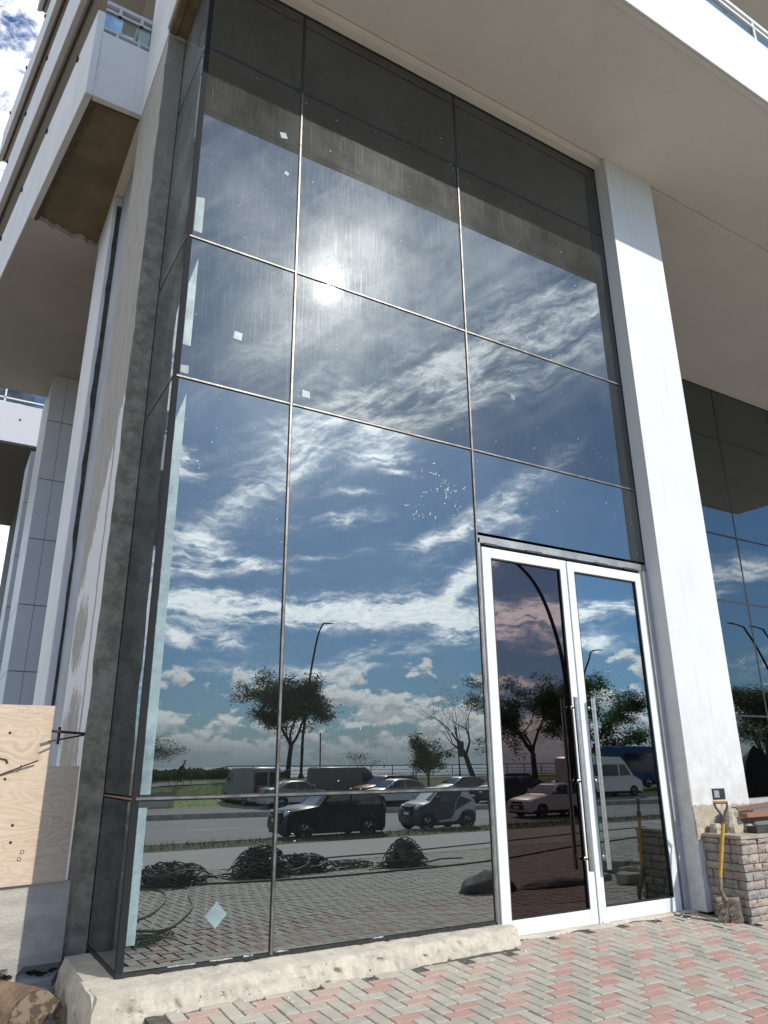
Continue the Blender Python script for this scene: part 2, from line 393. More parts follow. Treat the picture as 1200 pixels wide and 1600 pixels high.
def kerb_mat():
    m = bpy.data.materials.new('rough_mortar'); m.use_nodes = True; MATS['rough_mortar'] = m
    g = NG(m.node_tree); b = m.node_tree.nodes['Principled BSDF']; b.inputs['Roughness'].default_value = .95
    p = g.pos()
    n1 = g.noise(p, 5, 8, .65); n2 = g.noise(p, 22, 5, .7); v = g.smooth(g.noise(p, 34, 3, .6), .66, .72)
    c = g.mix(g.smooth(n1, .35, .65), (.52,.46,.36), (.40,.36,.285))
    c = g.mix(g.smooth(n2, .5, .75, 0, .7), c, (.64,.585,.47))
    c = g.mix(g.m('MULTIPLY', v, g.smooth(n1, .4, .6)), c, (.10,.09,.07))
    g.L.new(c, b.inputs['Base Color'])
    bn = g.n('ShaderNodeBump'); bn.inputs['Strength'].default_value = .8; bn.inputs['Distance'].default_value = .012
    g.L.new(g.m('ADD', g.noise(p, 30, 8, .7), g.m('MULTIPLY', v, -1.0)), bn.inputs['Height']); g.L.new(bn.outputs[0], b.inputs['Normal'])
    return m
KERBM = kerb_mat()

def wood_mat(name, a, bcol, sc=2.2, dark=(.08,.04,.02)):
    m = bpy.data.materials.new(name); m.use_nodes = True; MATS[name] = m
    g = NG(m.node_tree); b = m.node_tree.nodes['Principled BSDF']; b.inputs['Roughness'].default_value = .75
    x, y, z = g.sep(g.pos())
    q = g.xyz(g.m('MULTIPLY', x, .55), g.m('MULTIPLY', y, .55), g.m('MULTIPLY', z, 4.2))
    base = g.noise(g.xyz(g.m('MULTIPLY', x, 1.1), g.m('MULTIPLY', y, 1.1), g.m('MULTIPLY', z, 3.4)), sc, 3, .5, .6)
    ring = g.m('ABSOLUTE', g.m('SINE', g.m('MULTIPLY', base, 70.0)))
    fine = g.noise(g.xyz(g.m('MULTIPLY', x, 3.0), y, g.m('MULTIPLY', z, 60.0)), 1.6, 4, .6)
    blot = g.noise(q, .9, 4, .6)
    c = g.mix(g.m('MULTIPLY', g.m('POWER', ring, 2.5), g.lin(blot, .3, .7, .1, .75)), a, bcol)
    c = g.mix(g.smooth(fine, .45, .8, 0, .45), c, bcol)
    knot = g.smooth(g.vor(g.xyz(x, y, g.m('MULTIPLY', z, 1.6)), 3.1), .07, .02)
    c = g.mix(g.m('MULTIPLY', knot, .8), c, dark)
    g.L.new(c, b.inputs['Base Color'])
    return m
PLY = wood_mat('plywood_face', (.58,.46,.34), (.40,.275,.175), 1.0)
TIMBER = wood_mat('rough_timber', (.20,.115,.07), (.10,.055,.035), 5)

# ------------------------------------------------------------------ setting: ground
random.seed(3)
CELL = .107
GREY_P = mat('grey_paver', (.41,.375,.30), (.34,.31,.25), 7, .9, bump=.35, bscale=90, fine=.3)
GREY_P2 = mat('light_grey_paver', (.45,.415,.335), (.385,.355,.285), 7, .9, bump=.35, bscale=90, fine=.3)
PINK_P = mat('pink_paver', (.45,.265,.215), (.39,.255,.205), 8, .9, bump=.35, bscale=90, fine=.25)
def dusty(m):
    g = NG(m.node_tree); b = m.node_tree.nodes['Principled BSDF']; src = b.inputs['Base Color'].links[0].from_socket
    p = g.pos(); x, y, z = g.sep(p)
    n = g.noise(p, 2.1, 6, .65); near = g.lin(y, -1.3, -.1, 0, 1)
    f = g.smooth(g.m('ADD', n, g.m('MULTIPLY', near, .22)), .52, .70)
    fine = g.noise(p, 60, 3, .7)
    c = g.mix(g.m('MULTIPLY', f, g.lin(fine, .3, .7, .12, .70)), src, (.46,.405,.315))
    st = g.smooth(g.noise(p, 3.3, 5, .7), .60, .72); c = g.mix(g.m('MULTIPLY', st, .35), c, (.20,.17,.13))
    sp = g.smooth(g.vor(p, 42), .085, .05); c = g.mix(g.m('MULTIPLY', sp, .8), c, (.66,.62,.54))
    g.L.new(c, b.inputs['Base Color'])
for m_ in (GREY_P, GREY_P2, PINK_P): dusty(m_)
JOINT = mat('sandy_joint', (.11,.098,.078), (.07,.062,.05), 20, .95)
PAVEFAR = None
def pave_far_mat():
    m = bpy.data.materials.new('distant_paving'); m.use_nodes = True; g = NG(m.node_tree); b = m.node_tree.nodes['Principled BSDF']
    b.inputs['Roughness'].default_value = .9
    p = g.pos(); br = g.n('ShaderNodeTexBrick'); g.L.new(p, br.inputs['Vector']); br.inputs['Scale'].default_value = 1
    br.inputs['Brick Width'].default_value = .214; br.inputs['Row Height'].default_value = .107; br.inputs['Mortar Size'].default_value = .006
    br.inputs['Color1'].default_value = (.39,.365,.31,1); br.inputs['Color2'].default_value = (.33,.31,.265,1); br.inputs['Mortar'].default_value = (.17,.155,.13,1)
    c = g.mix(g.smooth(g.noise(p, .5, 6, .6), .3, .7, 0, .4), br.outputs[0], (.28,.265,.23))
    g.L.new(c, b.inputs['Base Color']); return m
ground = MB()
ground.quad((-600,400,-1.35),(600,400,-1.35),(600,-34.0,-1.35),(-600,-34.0,-1.35))
tag(ground.build('ground', mat('bare_soil', (.20,.17,.12), (.13,.11,.08), 1.5, .95)), kind='structure')
pav = MB()
pav.quad((.12,0.6,-.012),(9.5,3.3,-.012),(60,3.3,-.012),(60,0,-.012),(.12,0,-.012))
def strip(y0, y1, x0=.12, x1=60, dz=-.012):
    pav.quad((x0,y0,gz(y0)+dz),(x1,y0,gz(y0)+dz),(x1,y1,gz(y1)+dz),(x0,y1,gz(y1)+dz))
strip(0, -17.2)
pav.quad((.12,0,-.012),(.12,-17.2,gz(-17.2)-.012),(.12,-17.2,-1.4),(.12,0,-1.4))
pavement = tag(pav.build('pavement', JOINT), kind='structure')
fp = MB()
for (x0, x1, y0, y1) in ((.14,60,-9.6,-17.18),(16.2,60,0,-9.6)):
    fp.quad((x0,y0,gz(y0)-.002),(x1,y0,gz(y0)-.002),(x1,y1,gz(y1)-.002),(x0,y1,gz(y1)-.002))
fpo = fp.build('far_paving', pave_far_mat(), pavement)
fpo['kind'] = 'stuff'
# individual pavers: herringbone, two pink and one grey along every diagonal stair
ox, oy = 3.013-CELL, -.893-.5*CELL
G = .0042
cands = []
for j in range(-82, 12):
    for i in range(-30, 125):
        d = (i-j) % 4
        if d == 0: x0, x1, y0, y1, c = i, i+2, j, j+1, ('P' if j % 3 in (0, 1) and j > -16 else 'G')
        elif d == 3: x0, x1, y0, y1, c = i, i+1, j, j+2, 'V'
        else: continue
        X0, X1, Y0, Y1 = ox+x0*CELL, ox+x1*CELL, oy+y0*CELL, oy+y1*CELL
        xc, yc = (X0+X1)/2, (Y0+Y1)/2
        if X0 < .13 or Y1 > -.03 or X1 > 16.2 or Y0 < -9.6: continue
        if yc > -.33 and xc < 3.1: continue
        if xc > 5.55 and xc < 7.4 and yc > -.66: continue
        q = Vector((xc, yc, gz(yc)))-CAM; zz = q.dot(fw)
        vis = zz > 0 and abs(q.dot(rr)/zz*1141) < 615 and -q.dot(uu)/zz*1141 < 815
        cands.append((0 if vis else 1, q.length, X0, X1, Y0, Y1, c))
cands.sort()
def paver_mesh(w, l, seed):
    rnd = random.Random(seed); b = .005
    hx, hy = w/2-G, l/2-G
    e = [rnd.uniform(-.0015, .0015) for _ in range(4)]
    top = [(-hx+b,-hy+b,e[0]),(hx-b,-hy+b,e[1]),(hx-b,hy-b,e[2]),(-hx+b,hy-b,e[3])]
    mid = [(-hx,-hy,-.004),(hx,-hy,-.004),(hx,hy,-.004),(-hx,hy,-.004)]
    bot = [(x,y,-.03) for x,y,_ in mid]
    v = top+mid+bot; f = [(0,1,2,3)]
    for k in range(4):
        n = (k+1) % 4; f += [(4+k,4+n,n,k),(8+k,8+n,4+n,4+k)]
    return v, f
variants = {}
for c, (w, l) in {'P': (2*CELL, CELL), 'G': (2*CELL, CELL), 'V': (CELL, 2*CELL)}.items():
    for s_ in range(4):
        v, f = paver_mesh(w, l, s_)
        mm = PINK_P if c == 'P' else (GREY_P2 if s_ % 2 else GREY_P)
        me = bpy.data.meshes.new('paver'); me.from_pydata(v, [], f); me.materials.append(mm); me.update(); variants[(c, s_)] = (me, v, f)
rest = {'P': ([], []), 'A': ([], []), 'B': ([], [])}
tiltx = math.atan(SL)
for k, (_, dist, X0, X1, Y0, Y1, c) in enumerate(cands):
    xc, yc = (X0+X1)/2, (Y0+Y1)/2; s_ = random.randrange(4); dz = random.uniform(-.0022, .0022)
    if k < 300:
        o = bpy.data.objects.new('paver', variants[(c, s_)][0]); COL.objects.link(o); o.parent = pavement
        o.location = (xc, yc, gz(yc)+dz); o.rotation_euler = (tiltx+random.uniform(-.006,.006), random.uniform(-.006,.006), random.uniform(-.008,.008))
    else:
        V, F = rest['P' if c == 'P' else ('B' if s_ % 2 else 'A')]; n = len(V)
        V += [(x+xc, y+yc, z+gz(yc+y)+dz) for x, y, z in variants[(c, s_)][1]]; F += [tuple(i+n for i in t) for t in variants[(c, s_)][2][:5]]
for key, mm in (('P', PINK_P), ('A', GREY_P), ('B', GREY_P2)):
    b = MB(); b.v, b.f = rest[key]
    me = bpy.data.meshes.new('paver_field'); me.from_pydata(b.v, [], b.f); me.materials.append(mm); me.update()
    o = bpy.data.objects.new('paver_field', me); COL.objects.link(o); o.parent = pavement; o['kind'] = 'stuff'
# mortar droppings and dust along the door threshold
b = MB()
for k in range(420):
    t = random.random()
    if t < .55: x, y = random.uniform(3.1, 5.6), -abs(random.gauss(0, .16))-.02
    elif t < .8: x, y = random.uniform(.3, 3.2), -.32-abs(random.gauss(0, .12))
    else: x, y = random.uniform(.4, 6), -random.uniform(.3, 2.6)
    s_ = random.choice((.004,.005,.006,.009,.014)) if t < .8 else .004
    z = gz(y); n = len(b.v); h = s_*random.uniform(.5, 1)
    a = random.random()*6
    b.v += [(x+s_*cos(a+q*2.1)*random.uniform(.7,1.2), y+s_*sin(a+q*2.1), z-.002) for q in range(3)]+[(x, y, z+h)]
    b.f += [(n,n+1,n+3),(n+1,n+2,n+3),(n+2,n,n+3)]
tag(b.build('mortar_crumbs', mat('crumb_mortar', (.62,.58,.50), (.5,.46,.4), 9, .95)), 'pale crumbs of mortar scattered along the door threshold and kerb', 'mortar crumbs', kind='stuff')
# sandy mortar strip under the door
b = MB()
N = 30
for i in range(N+1):
    x = 3.08+i*(5.62-3.08)/N; y = -.09-.06*noise.noise(Vector((x*3, 1, 0)))-.03*sin(x*9)
    b.v += [(x, y, gz(y)-.004), (x, y+.03, .012), (x, .10, .014)]
for i in range(N):
    for q in range(2): b.f.append((i*3+q, (i+1)*3+q, (i+1)*3+q+1, i*3+q+1))
tag(b.build('mortar_bed', KERBM), kind='structure')

# grass verge, road, far kerb and parking bay, promenade slope
GRASS = mat('grass', (.17,.26,.045), (.25,.28,.08), .9, .95, bump=.4, bscale=14, fine=.5)
GRASS2 = mat('verge_grass', (.05,.075,.022), (.12,.10,.055), 2.5, .95, bump=.4, bscale=20, fine=.5)
ASPH = mat('asphalt', (.19,.185,.175), (.16,.155,.147), .25, .85, bump=.1, bscale=60)
KST = mat('kerb_stone', (.34,.33,.30), (.25,.24,.22), 2, .9, bump=.1)
def kl(x): return -33.2+.155*x if x < 40 else -27.0-.02*(x-40)
xs = [-60,-30,-10,0,8,14,20,28,38,60,90,140]
b = MB(); b.quad((-60,-17.2,-.86),(140,-17.2,-.86),(140,-19.05,-.86),(-60,-19.05,-.86)); tag(b.build('verge', GRASS2), kind='structure')
b = MB()
for i in range(2600):
    x = random.uniform(2, 34); y = -17.25-random.random()**.8*1.75; h = random.uniform(.05,.20)*(1.4 if random.random()<.1 else .8); a = random.random()*6.28; w = .012
    b.quad((x-w*cos(a),y-w*sin(a),-.86),(x+w*cos(a),y+w*sin(a),-.86),(x+random.uniform(-.06,.06),y+random.uniform(-.06,.06),-.86+h))
tag(b.build('verge_tufts', GRASS2), 'low scruffy grass growing along the verge by the road', 'grass', kind='stuff')
b = MB(); b.box(-60,-19.2,-1.2,140,-19.05,-.84); tag(b.build('near_kerb', KST), kind='structure')
b = MB()
for i in range(len(xs)-1):
    a, c = xs[i], xs[i+1]; b.quad((a,-19.2,-.95),(c,-19.2,-.95),(c,kl(c),-.95),(a,kl(a),-.95))
road = tag(b.build('road', ASPH), kind='structure')
b = MB()
for x in range(-10, 90, 6):
    y = (-19.2+kl(x))/2+.4; b.quad((x,y-.06,-.946),(x+2.4,y-.06,-.946),(x+2.4,y+.06,-.946),(x,y+.06,-.946))
b.build('lane_marking', mat('road_paint', (.55,.55,.52), (.4,.4,.38), 3, .7), road)
b = MB()
for i in range(len(xs)-1):
    a, c = xs[i], xs[i+1]; n = len(b.v)
    b.v += [(a,kl(a),-1.2),(a,kl(a),-.72),(a,kl(a)-.2,-.72),(a,kl(a)-.2,-1.2),(c,kl(c),-1.2),(c,kl(c),-.72),(c,kl(c)-.2,-.72),(c,kl(c)-.2,-1.2)]
    b.f += [(n,n+1,n+5,n+4),(n+1,n+2,n+6,n+5),(n+2,n+3,n+7,n+6)]
tag(b.build('far_kerb', KST), kind='structure')
b = MB()
for i in range(len(xs)-1):
    a, c = xs[i], xs[i+1]; b.quad((a,kl(a)-.2,-.80),(c,kl(c)-.2,-.80),(c,kl(c)-7.6,-.80),(a,kl(a)-7.6,-.80))
tag(b.build('parking_bay', mat('bay_asphalt', (.20,.195,.18), (.16,.155,.145), .5, .9)), kind='structure')
def slopez(x, y):
    t = min(1, max(0, (kl(x)-7.6-y)/(kl(x)-7.6+57))); t = t*t*(3-2*t)
    top = .42 if x > 14 else max(-.75, .42-(14-x)*.13)
    return -.80+(top+.80)*t+.03*noise.noise(Vector((x*.4, y*.4, 0)))*t
def sheet(x0, x1, nx, yf, zf, ny):
    b = MB()
    for i in range(nx+1):
        x = x0+(x1-x0)*i/nx; ya, yb = yf(x)
        for j in range(ny+1):
            y = ya+(yb-ya)*j/ny; b.v.append((x, y, zf(x, y)))
    for i in range(nx):
        for j in range(ny):
            n = i*(ny+1)+j; b.f.append((n, n+ny+1, n+ny+2, n+1))
    return b
tag(sheet(-60,140,60,lambda x:(kl(x)-7.6,-63),slopez,14).build('grass_slope', GRASS, smooth=True), kind='structure')
tag(sheet(-60,60,70,lambda x:(-49.5-.10*x if x<30 else -52.5, (-51.6-.10*x if x<30 else -54.6)),lambda x,y:slopez(x,y)+.05,2).build('promenade_path', mat('path_concrete', (.42,.41,.37), (.34,.33,.30), 1, .9)), kind='structure')
b = MB(); b.quad((-4000,-63,-2.6),(4000,-63,-2.6),(4000,-6000,-2.6),(-4000,-6000,-2.6))
tag(b.build('sea', mat('sea_water', (.06,.09,.10), (.05,.075,.085), .02, .25, bump=.5, bscale=.6)), kind='structure')
b = MB()
for k in range(9000):
    x = random.uniform(2, 60); y = random.uniform(-62, kl(x)-7.8); h = random.uniform(.05,.16); a = random.random()*6.28; w = .02; z = slopez(x, y)
    b.quad((x-w*cos(a),y-w*sin(a),z),(x+w*cos(a),y+w*sin(a),z),(x+random.uniform(-.06,.06),y,z+h))
tag(b.build('meadow_grass', GRASS), 'long green grass on the slope below the promenade railing', 'grass', kind='stuff')

# low dirt strip left of the kerb
b = MB(); b.quad((-9,-9,-.75),(.12,-9,-.75),(.12,2,-.36),(-9,2,-.36))
tag(b.build('dirt_ground', mat('building_site_dirt', (.33,.28,.21), (.24,.20,.15), 5, .95, bump=.5, bscale=25)), kind='structure')

# ------------------------------------------------------------------ building shell
FL = [9.48, 12.78, 15.82, 18.95]                 # undersides of the balcony floors
BL = thing('apartment_building', 'tall white apartment block with deep balcony slabs above the glazed ground floor', 'building', (0,0,0))
def edge_x(y): return -.893-.132*(y-2.35)
b = MB()
b.box(-.2,-1.9,9.48, 21.5,-.17,9.86); b.box(-.2,-.15,9.48, 21.5,7,9.86)
b.box(-.2,-.17,9.50, 21.5,-.15,9.86)
b.build('soffit', W_SOFFIT, BL)
b = MB(); b.box(-.2,-1.93,9.485, 21.53,-1.9,10.65); b.box(-.2,-1.9,9.86,21.53,-1.75,10.65); b.box(21.5,-1.9,9.485,21.53,7,10.65); b.box(-.225,-1.93,9.485,-.2,1.0,10.65)
b.build('balcony_parapet', W_PAINT, BL, bevel=.006)
b = MB(); b.box(-.15,-1.845,9.468,21.4,-1.83,9.482)
b.build('drip_bead', W_PAINT, BL)
b = MB(); b.box(0.0,-.11,9.432, 5.6,.06,9.482)
b.build('head_trim', W_SOFFIT, BL, bevel=.004)
def rail_front(x0, x1, y, z, step, along='x', sl=0):
    r = MB(); gmb = MB()
    for zz, h in ((z+.03,.045),(z+.40,.04),(z+.52,.06)):
        r.box(x0, y-.03, zz, x1, y+.03, zz+h)
    x = x0+.5
    while x < x1:
        r.box(x-.02, y-.025, z-.04, x+.02, y+.025, z+.54); x += step
    gmb.box(x0, y-.006, z+.09, x1, y+.006, z+.385)
    rr_ = r.build('balcony_railing', W_PAINT, BL); gmb.build('railing_glass', GL_BALC, rr_)
rail_front(0, 21.4, -1.83, 10.65, 1.3)
for k, z0 in enumerate(FL[1:]):
    b = MB(); b.box(-.2,-1.9,z0, 21.5,7,z0+.3); b.build('balcony_slab', W_SOFFIT, BL)
    b = MB(); b.box(-.2,-1.93,z0+.005, 21.5,-1.9,z0+1.2); b.build('balcony_parapet', W_PAINT, BL)
b = MB(); b.box(0.6,0,9.86, 21.0,.3,22); b.build('upper_wall', W_PAINT, BL)
for k in range(7):
    for fl in (10.0, 13.1, 16.2):
        x = 1.4+k*2.8; w = MB(); w.box(x,-.02,fl+.2, x+1.9,0.0,fl+2.4); w.build('window', GL_FAR, BL)
# side balconies: slabs flaring out to the left
ends = [11.3, 15.5, 11.75, 9.8]; tops = [10.93, 14.0, 16.75, 19.75]
for k, (z0, ye, zt) in enumerate(zip(FL, ends, tops)):
    xe = edge_x(ye)
    if k == 0:
        b = MB(); b.prism([(-.893+.09,2.44),(-.0,2.44),(-.0,5.6),(edge_x(5.6)+.09,5.6)], .25, 'z', 9.56)
        b.build('unfinished_ceiling', mat('brown_bare_ceiling', (.235,.185,.11), (.165,.13,.08), 1.6, .9, bump=.15, bscale=12), BL)
        # plastered part with a torn edge
        n = 26; P = []
        for i in range(n+1):
            t = i/n; x = edge_x(5.15)+.02+(0.02-edge_x(5.15))*t
            P.append((x, 5.12+.28*t+.10*noise.noise(Vector((t*9, 3, 0)))+.05*noise.noise(Vector((t*31, 8, 0)))))
        P += [(.35, 5.5), (.35, ye), (xe+.02, ye)]
        b = MB(); b.prism(P, .3, 'z', 9.47); b.build('side_soffit', mat('side_soffit_paint', (.56,.51,.46), (.50,.46,.41), .8, .85), BL)
        b = MB(); fr = mat('brown_edge_board', (.13,.095,.065), (.08,.06,.045), 9, .85)
        b.prism([(-.893+.085,2.43),(-.893+.13,2.47),(edge_x(5.2)+.13,5.2),(edge_x(5.2)+.085,5.2)], .075, 'z', 9.482)
        b.prism([(-.80,2.435),(-.02,2.435),(-.02,2.475),(-.77,2.475)], .07, 'z', 9.484)
        b.build('edge_batten', fr, BL)
    else:
        b = MB(); b.prism([(-.893+.04,2.39),(.0,2.39),(.0,ye-.02),(xe+.04,ye-.02)], .3, 'z', z0+.02)
        b.build('balcony_slab', mat('side_soffit_paint'), BL)
        b = MB(); b.prism([(-.893+.11,2.5),(-.893+.15,2.5),(xe+.15,ye-.1),(xe+.11,ye-.1)], .02, 'z', z0-.003); b.build('drip_groove', mat('brown_edge_board'), BL)
    b = MB()
    b.prism([(-.893,2.35),(-.803,2.35),(xe+.09,ye),(xe,ye)], zt-z0, 'z', z0)
    if k == 0:
        b.prism([(-.803,2.352),(-.195,2.352),(-.195,2.44),(-.803,2.44)], 10.6-z0, 'z', z0)
        b.prism([(-.802,2.353),(-.80,2.353),(-.80,2.43),(-.802,2.43)], .3, 'z', 10.6)
    b.build('side_parapet', W_SHADEPAINT, BL, bevel=.006)
    r = MB()
    r.tube([(-.86,2.42,zt+.05),(xe+.04,ye-.05,zt+.05)], .022, 6)
    y = 3.2
    while y < ye-.3:
        r.box(edge_x(y)-.03, y-.03, zt-.10, edge_x(y)+.0, y+.03, zt-.04); r.box(edge_x(y)+.02,y-.02,zt-.02,edge_x(y)+.05,y+.02,zt+.05); y += 1.55
    r.build('handrail', mat('dark_metal', (.05,.05,.055), rough=.45, metal=.5), BL)
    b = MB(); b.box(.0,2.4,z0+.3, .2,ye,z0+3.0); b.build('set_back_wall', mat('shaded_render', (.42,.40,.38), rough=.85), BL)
# glazed opening over the unfinished ceiling, on the short front return
r = MB(); zz = 10.60
for z_, h in ((zz+.06,.03),(zz+.40,.035),(zz+.52,.06)): r.box(-.80,2.36,z_,-.20,2.41,z_+h)
for x in (-.62,-.34): r.box(x-.018,2.355,zz-.0,x+.018,2.415,zz+.12); r.box(x-.018,2.355,zz+.40,x+.018,2.415,zz+.54)
q = r.build('balcony_railing', mat('grey_rail_paint', (.55,.56,.57), rough=.5), BL)
g_ = MB(); g_.box(-.80,2.38,zz+.09,-.20,2.388,zz+.40); g_.build('railing_glass', GL_BALC, q)
# pier above the concrete column, interior shell
b = MB(); b.box(-.205,1.0,9.42, 0.0,2.35,21); b.build('upper_pier', W_SHADEPAINT, BL)
b = MB(); b.box(-.2,-.10,9.455, -.004,.99,9.479); b.box(-.19,0,9.43,-.12,.99,9.456)
b.build('edge_board', mat('varnished_board', (.26,.19,.115), (.18,.13,.08), 6, .6), BL)
b = MB()
b.quad((0.02,.11,.02),(21,.11,.02),(21,6.5,.02),(0.02,6.5,.02))
b.build('inner_floor', mat('dusty_floor', (.16,.155,.145), rough=.9), BL)
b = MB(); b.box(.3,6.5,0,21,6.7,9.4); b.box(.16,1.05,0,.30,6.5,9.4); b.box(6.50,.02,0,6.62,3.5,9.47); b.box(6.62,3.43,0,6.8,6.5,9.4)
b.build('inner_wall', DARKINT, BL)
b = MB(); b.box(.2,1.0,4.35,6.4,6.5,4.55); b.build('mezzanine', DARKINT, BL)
# side wall behind the column, second column, deeper wall
b = MB(); b.box(-.08,2.37,-.6, .16,4.0,9.47); b.build('side_wall', mat('blue_grey_render', (.40,.41,.42), (.33,.34,.35), 1.5, .85), BL)
b = MB(); b.box(.35,5.14,-.6,.6,10.1,9.47); b.build('deep_side_wall', mat('dark_render', (.16,.16,.16), rough=.9), BL)

# ------------------------------------------------------------------ columns on the side
b = MB()
NZ = 60
for i in range(NZ+1):
    z = -.35+i*(9.40+.35)/NZ
    e = .012*noise.noise(Vector((1, 2, z*2.3)))+.008*noise.noise(Vector((1, 2, z*9)))
    e2 = .008*noise.noise(Vector((5, 2, z*7)))
    b.v += [(-.197+e,1.003+e2,z),(-.20+e*.3,1.05,z),(-.2,2.36,z),(-.004,2.36,z),(-.004,1.0,z),(-.1,1.0+e2,z)]
for i in range(NZ):
    for q in range(6):
        a = i*6+q; c = i*6+(q+1) % 6; b.f.append((a, c, c+6, a+6))
b.f.append(tuple(NZ*6+q for q in range(6)))
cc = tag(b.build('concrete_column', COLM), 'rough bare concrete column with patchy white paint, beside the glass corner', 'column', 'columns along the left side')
b = MB(); b.box(-.2,3.99,-.6, -.02,5.14,9.47); c2 = b.build('painted_column', W_SHADEPAINT, bevel=.01)
tag(c2, 'narrow pale painted column with a dark unplastered strip, behind the bare concrete one', 'column', 'columns along the left side')
b = MB()
for i in range(41):
    z = -.5+i*.245; e = .015*noise.noise(Vector((z*3, 0, 0)))+.012*noise.noise(Vector((z*11, 0, 5)))
    w = .0 if z > 6 else (.012 if z > 4 else .03)
    b.v += [(-.145+w+e, 3.984, z), (-.078, 3.984, z)]
for i in range(40): b.f.append((i*2, i*2+1, i*2+3, i*2+2))
b.build('bare_strip', mat('dark_bare_concrete', (.10,.095,.075), (.05,.048,.04), 8, .95, bump=.4), c2)
PAN = mat('cladding_panel', (.74,.73,.71), (.70,.69,.67), .8, .45)
PANE_ = mat('pale_cladding_edge', (.55,.55,.53), rough=.5)
JNT = mat('panel_joint', (.06,.06,.065), rough=.8)
def clad_col(x0, x1, y0, y1, zt, zs, label):
    t = thing('clad_column', label, 'column', (x0,y0,-.6), 'columns along the left side')
    b = MB(); b.box(x0+.012,y0+.012,-.6,x1,y1,zt); b.build('core', JNT, t)
    zz = [-.6]+zs+[zt]
    for a, c in zip(zz[:-1], zz[1:]):
        p = MB(); p.box(x0+.004,y0,a+.008,min(x1,x0+.285),y0+.012,c-.008); p.build('cladding_panel', PAN, t)
        if x1 > x0+.3:
            p = MB(); p.box(x0+.293,y0,a+.008,x1,y0+.012,c-.008); p.build('cladding_panel', PAN, t)
        p = MB(); p.box(x0,y0+.004,a+.008,x0+.012,y1,c-.008); p.build('edge_panel', PANE_, t)
clad_col(-.22,.42,10.1,12.0,9.47,[-.1+.1,1.2,2.0,3.15,4.43,5.77,7.06,8.385],'column clad in grey metal panels, third from the glass corner')
clad_col(-.20,2.0,14.1,15.6,9.22,[1.2,2.5,3.8,5.1,6.4,7.8],'farthest grey clad column, half hidden behind the third one')
WG = thing('rear_wing', 'rear wing of the block with pale parapet and balcony glass, beyond the clad columns', 'building', (-8,20,9))
b = MB(); b.box(-8,20,11.75,6,20.2,13.15); b.build('parapet', mat('wing_paint', (.50,.51,.55), rough=.8), WG)
b = MB(); b.box(-8,20.2,11.75,6,30,12.1); b.build('soffit', mat('wing_soffit', (.25,.24,.225), rough=.9), WG)
b = MB(); b.box(-8,20.05,13.2,6,20.07,14.2); b.build('railing_glass', GL_BALC, WG)
b = MB(); b.box(-8,20.0,13.3,6,20.04,13.35); b.box(-.95,20.0,13.15,-.9,20.06,13.9); b.build('railing', W_PAINT, WG)
b = MB(); b.box(.3,20.3,-.6,6,30,11.75); b.build('wall', mat('dark_render'), WG)
b = MB(); b.lathe([(.0,-.01),(.035,-.01),(.035,.0)], (-.37,19.99,12.6), 'y', 10); b.build('weep_hole', SEAL, WG)

# ------------------------------------------------------------------ curtain wall
CW_ = thing('curtain_wall', 'tall dusty glass curtain wall mirroring the cloudy sky, to the left of the white pillar', 'glass facade', (0,0,.13))
XC = [0.0, 1.067, 3.121, 5.60]; ZR = [.133, 1.198, 4.519, 5.95, 8.278, 9.43]
gp = .018
panes = {}
for i in range(3):
    for j in range(5):
        z0, z1 = ZR[j], ZR[j+1]
        if i == 2:
            if j == 0: continue
            if j == 1: z0 = 3.60
        b = MB(); dx = .045 if i == 0 else gp
        x0, x1 = XC[i]+dx, XC[i+1]-gp
        t = [random.uniform(-.0007,.0007) for _ in range(4)]
        n = 0
        b.v = [(x0,t[0],z0+gp),(x1,t[1],z0+gp),(x1,t[2],z1-gp),(x0,t[3],z1-gp),(x0,.012,z0+gp),(x1,.012,z0+gp),(x1,.012,z1-gp),(x0,.012,z1-gp)]
        b.f = [(0,1,2,3),(0,4,5,1),(1,5,6,2),(2,6,7,3),(3,7,4,0)]
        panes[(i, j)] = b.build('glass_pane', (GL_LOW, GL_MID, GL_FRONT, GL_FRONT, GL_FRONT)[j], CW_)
for j in range(5):
    b = MB(); z0, z1 = ZR[j], ZR[j+1]
    b.box(0.0,.035,z0+gp,.010,.985,z1-gp); b.build('side_pane', GL_SIDE, CW_)
# corner post, mullions, transoms
b = MB(); b.box(-.004,-.004,.125,.045,.03,9.43); b.build('corner_post', mat('corner_black_metal', (.02,.021,.022), rough=.75, spec=.12), CW_, bevel=.002)
for i in (1, 2):
    zb = .125
    b = MB(); b.box(XC[i]-gp+.001,-.003,zb,XC[i]+gp-.001,.09,9.43); mu = b.build('mullion', SEAL, CW_)
    b = MB(); b.box(XC[i]-.010,-.014,zb+.01,XC[i]+.010,-.0035,8.25); b.build('joint_profile', SEAL2, mu, bevel=.002)
for j in range(1, 5):
    xe = 3.11 if j == 1 else 5.6
    b = MB(); b.box(.045,-.002,ZR[j]-gp+.001,xe,.08,ZR[j]+gp-.001); mu = b.build('transom', SEAL, CW_)
    if j < 4:
        for a, c in ((.02,XC[1]-.012),(XC[1]+.012,XC[2]-.012),(XC[2]+.012,5.58)):
            if c > xe+.02: continue
            b = MB(); b.box(a,-.0125,ZR[j]-.009,c,-.0025,ZR[j]+.009); b.build('joint_profile', SEAL2, mu, bevel=.002)
        b = MB(); b.box(-.006,.0,ZR[j]-.007,.0,.985,ZR[j]+.007); b.build('side_joint', mat('brown_joint', (.19,.12,.085), rough=.6), mu)
b = MB(); b.box(5.585,-.004,3.6,5.60,.09,9.43); b.build('mullion', SEAL, CW_)
b = MB(); b.box(.0,-.006,.118,3.11,.06,.146); b.build('base_gasket', SEAL, CW_)
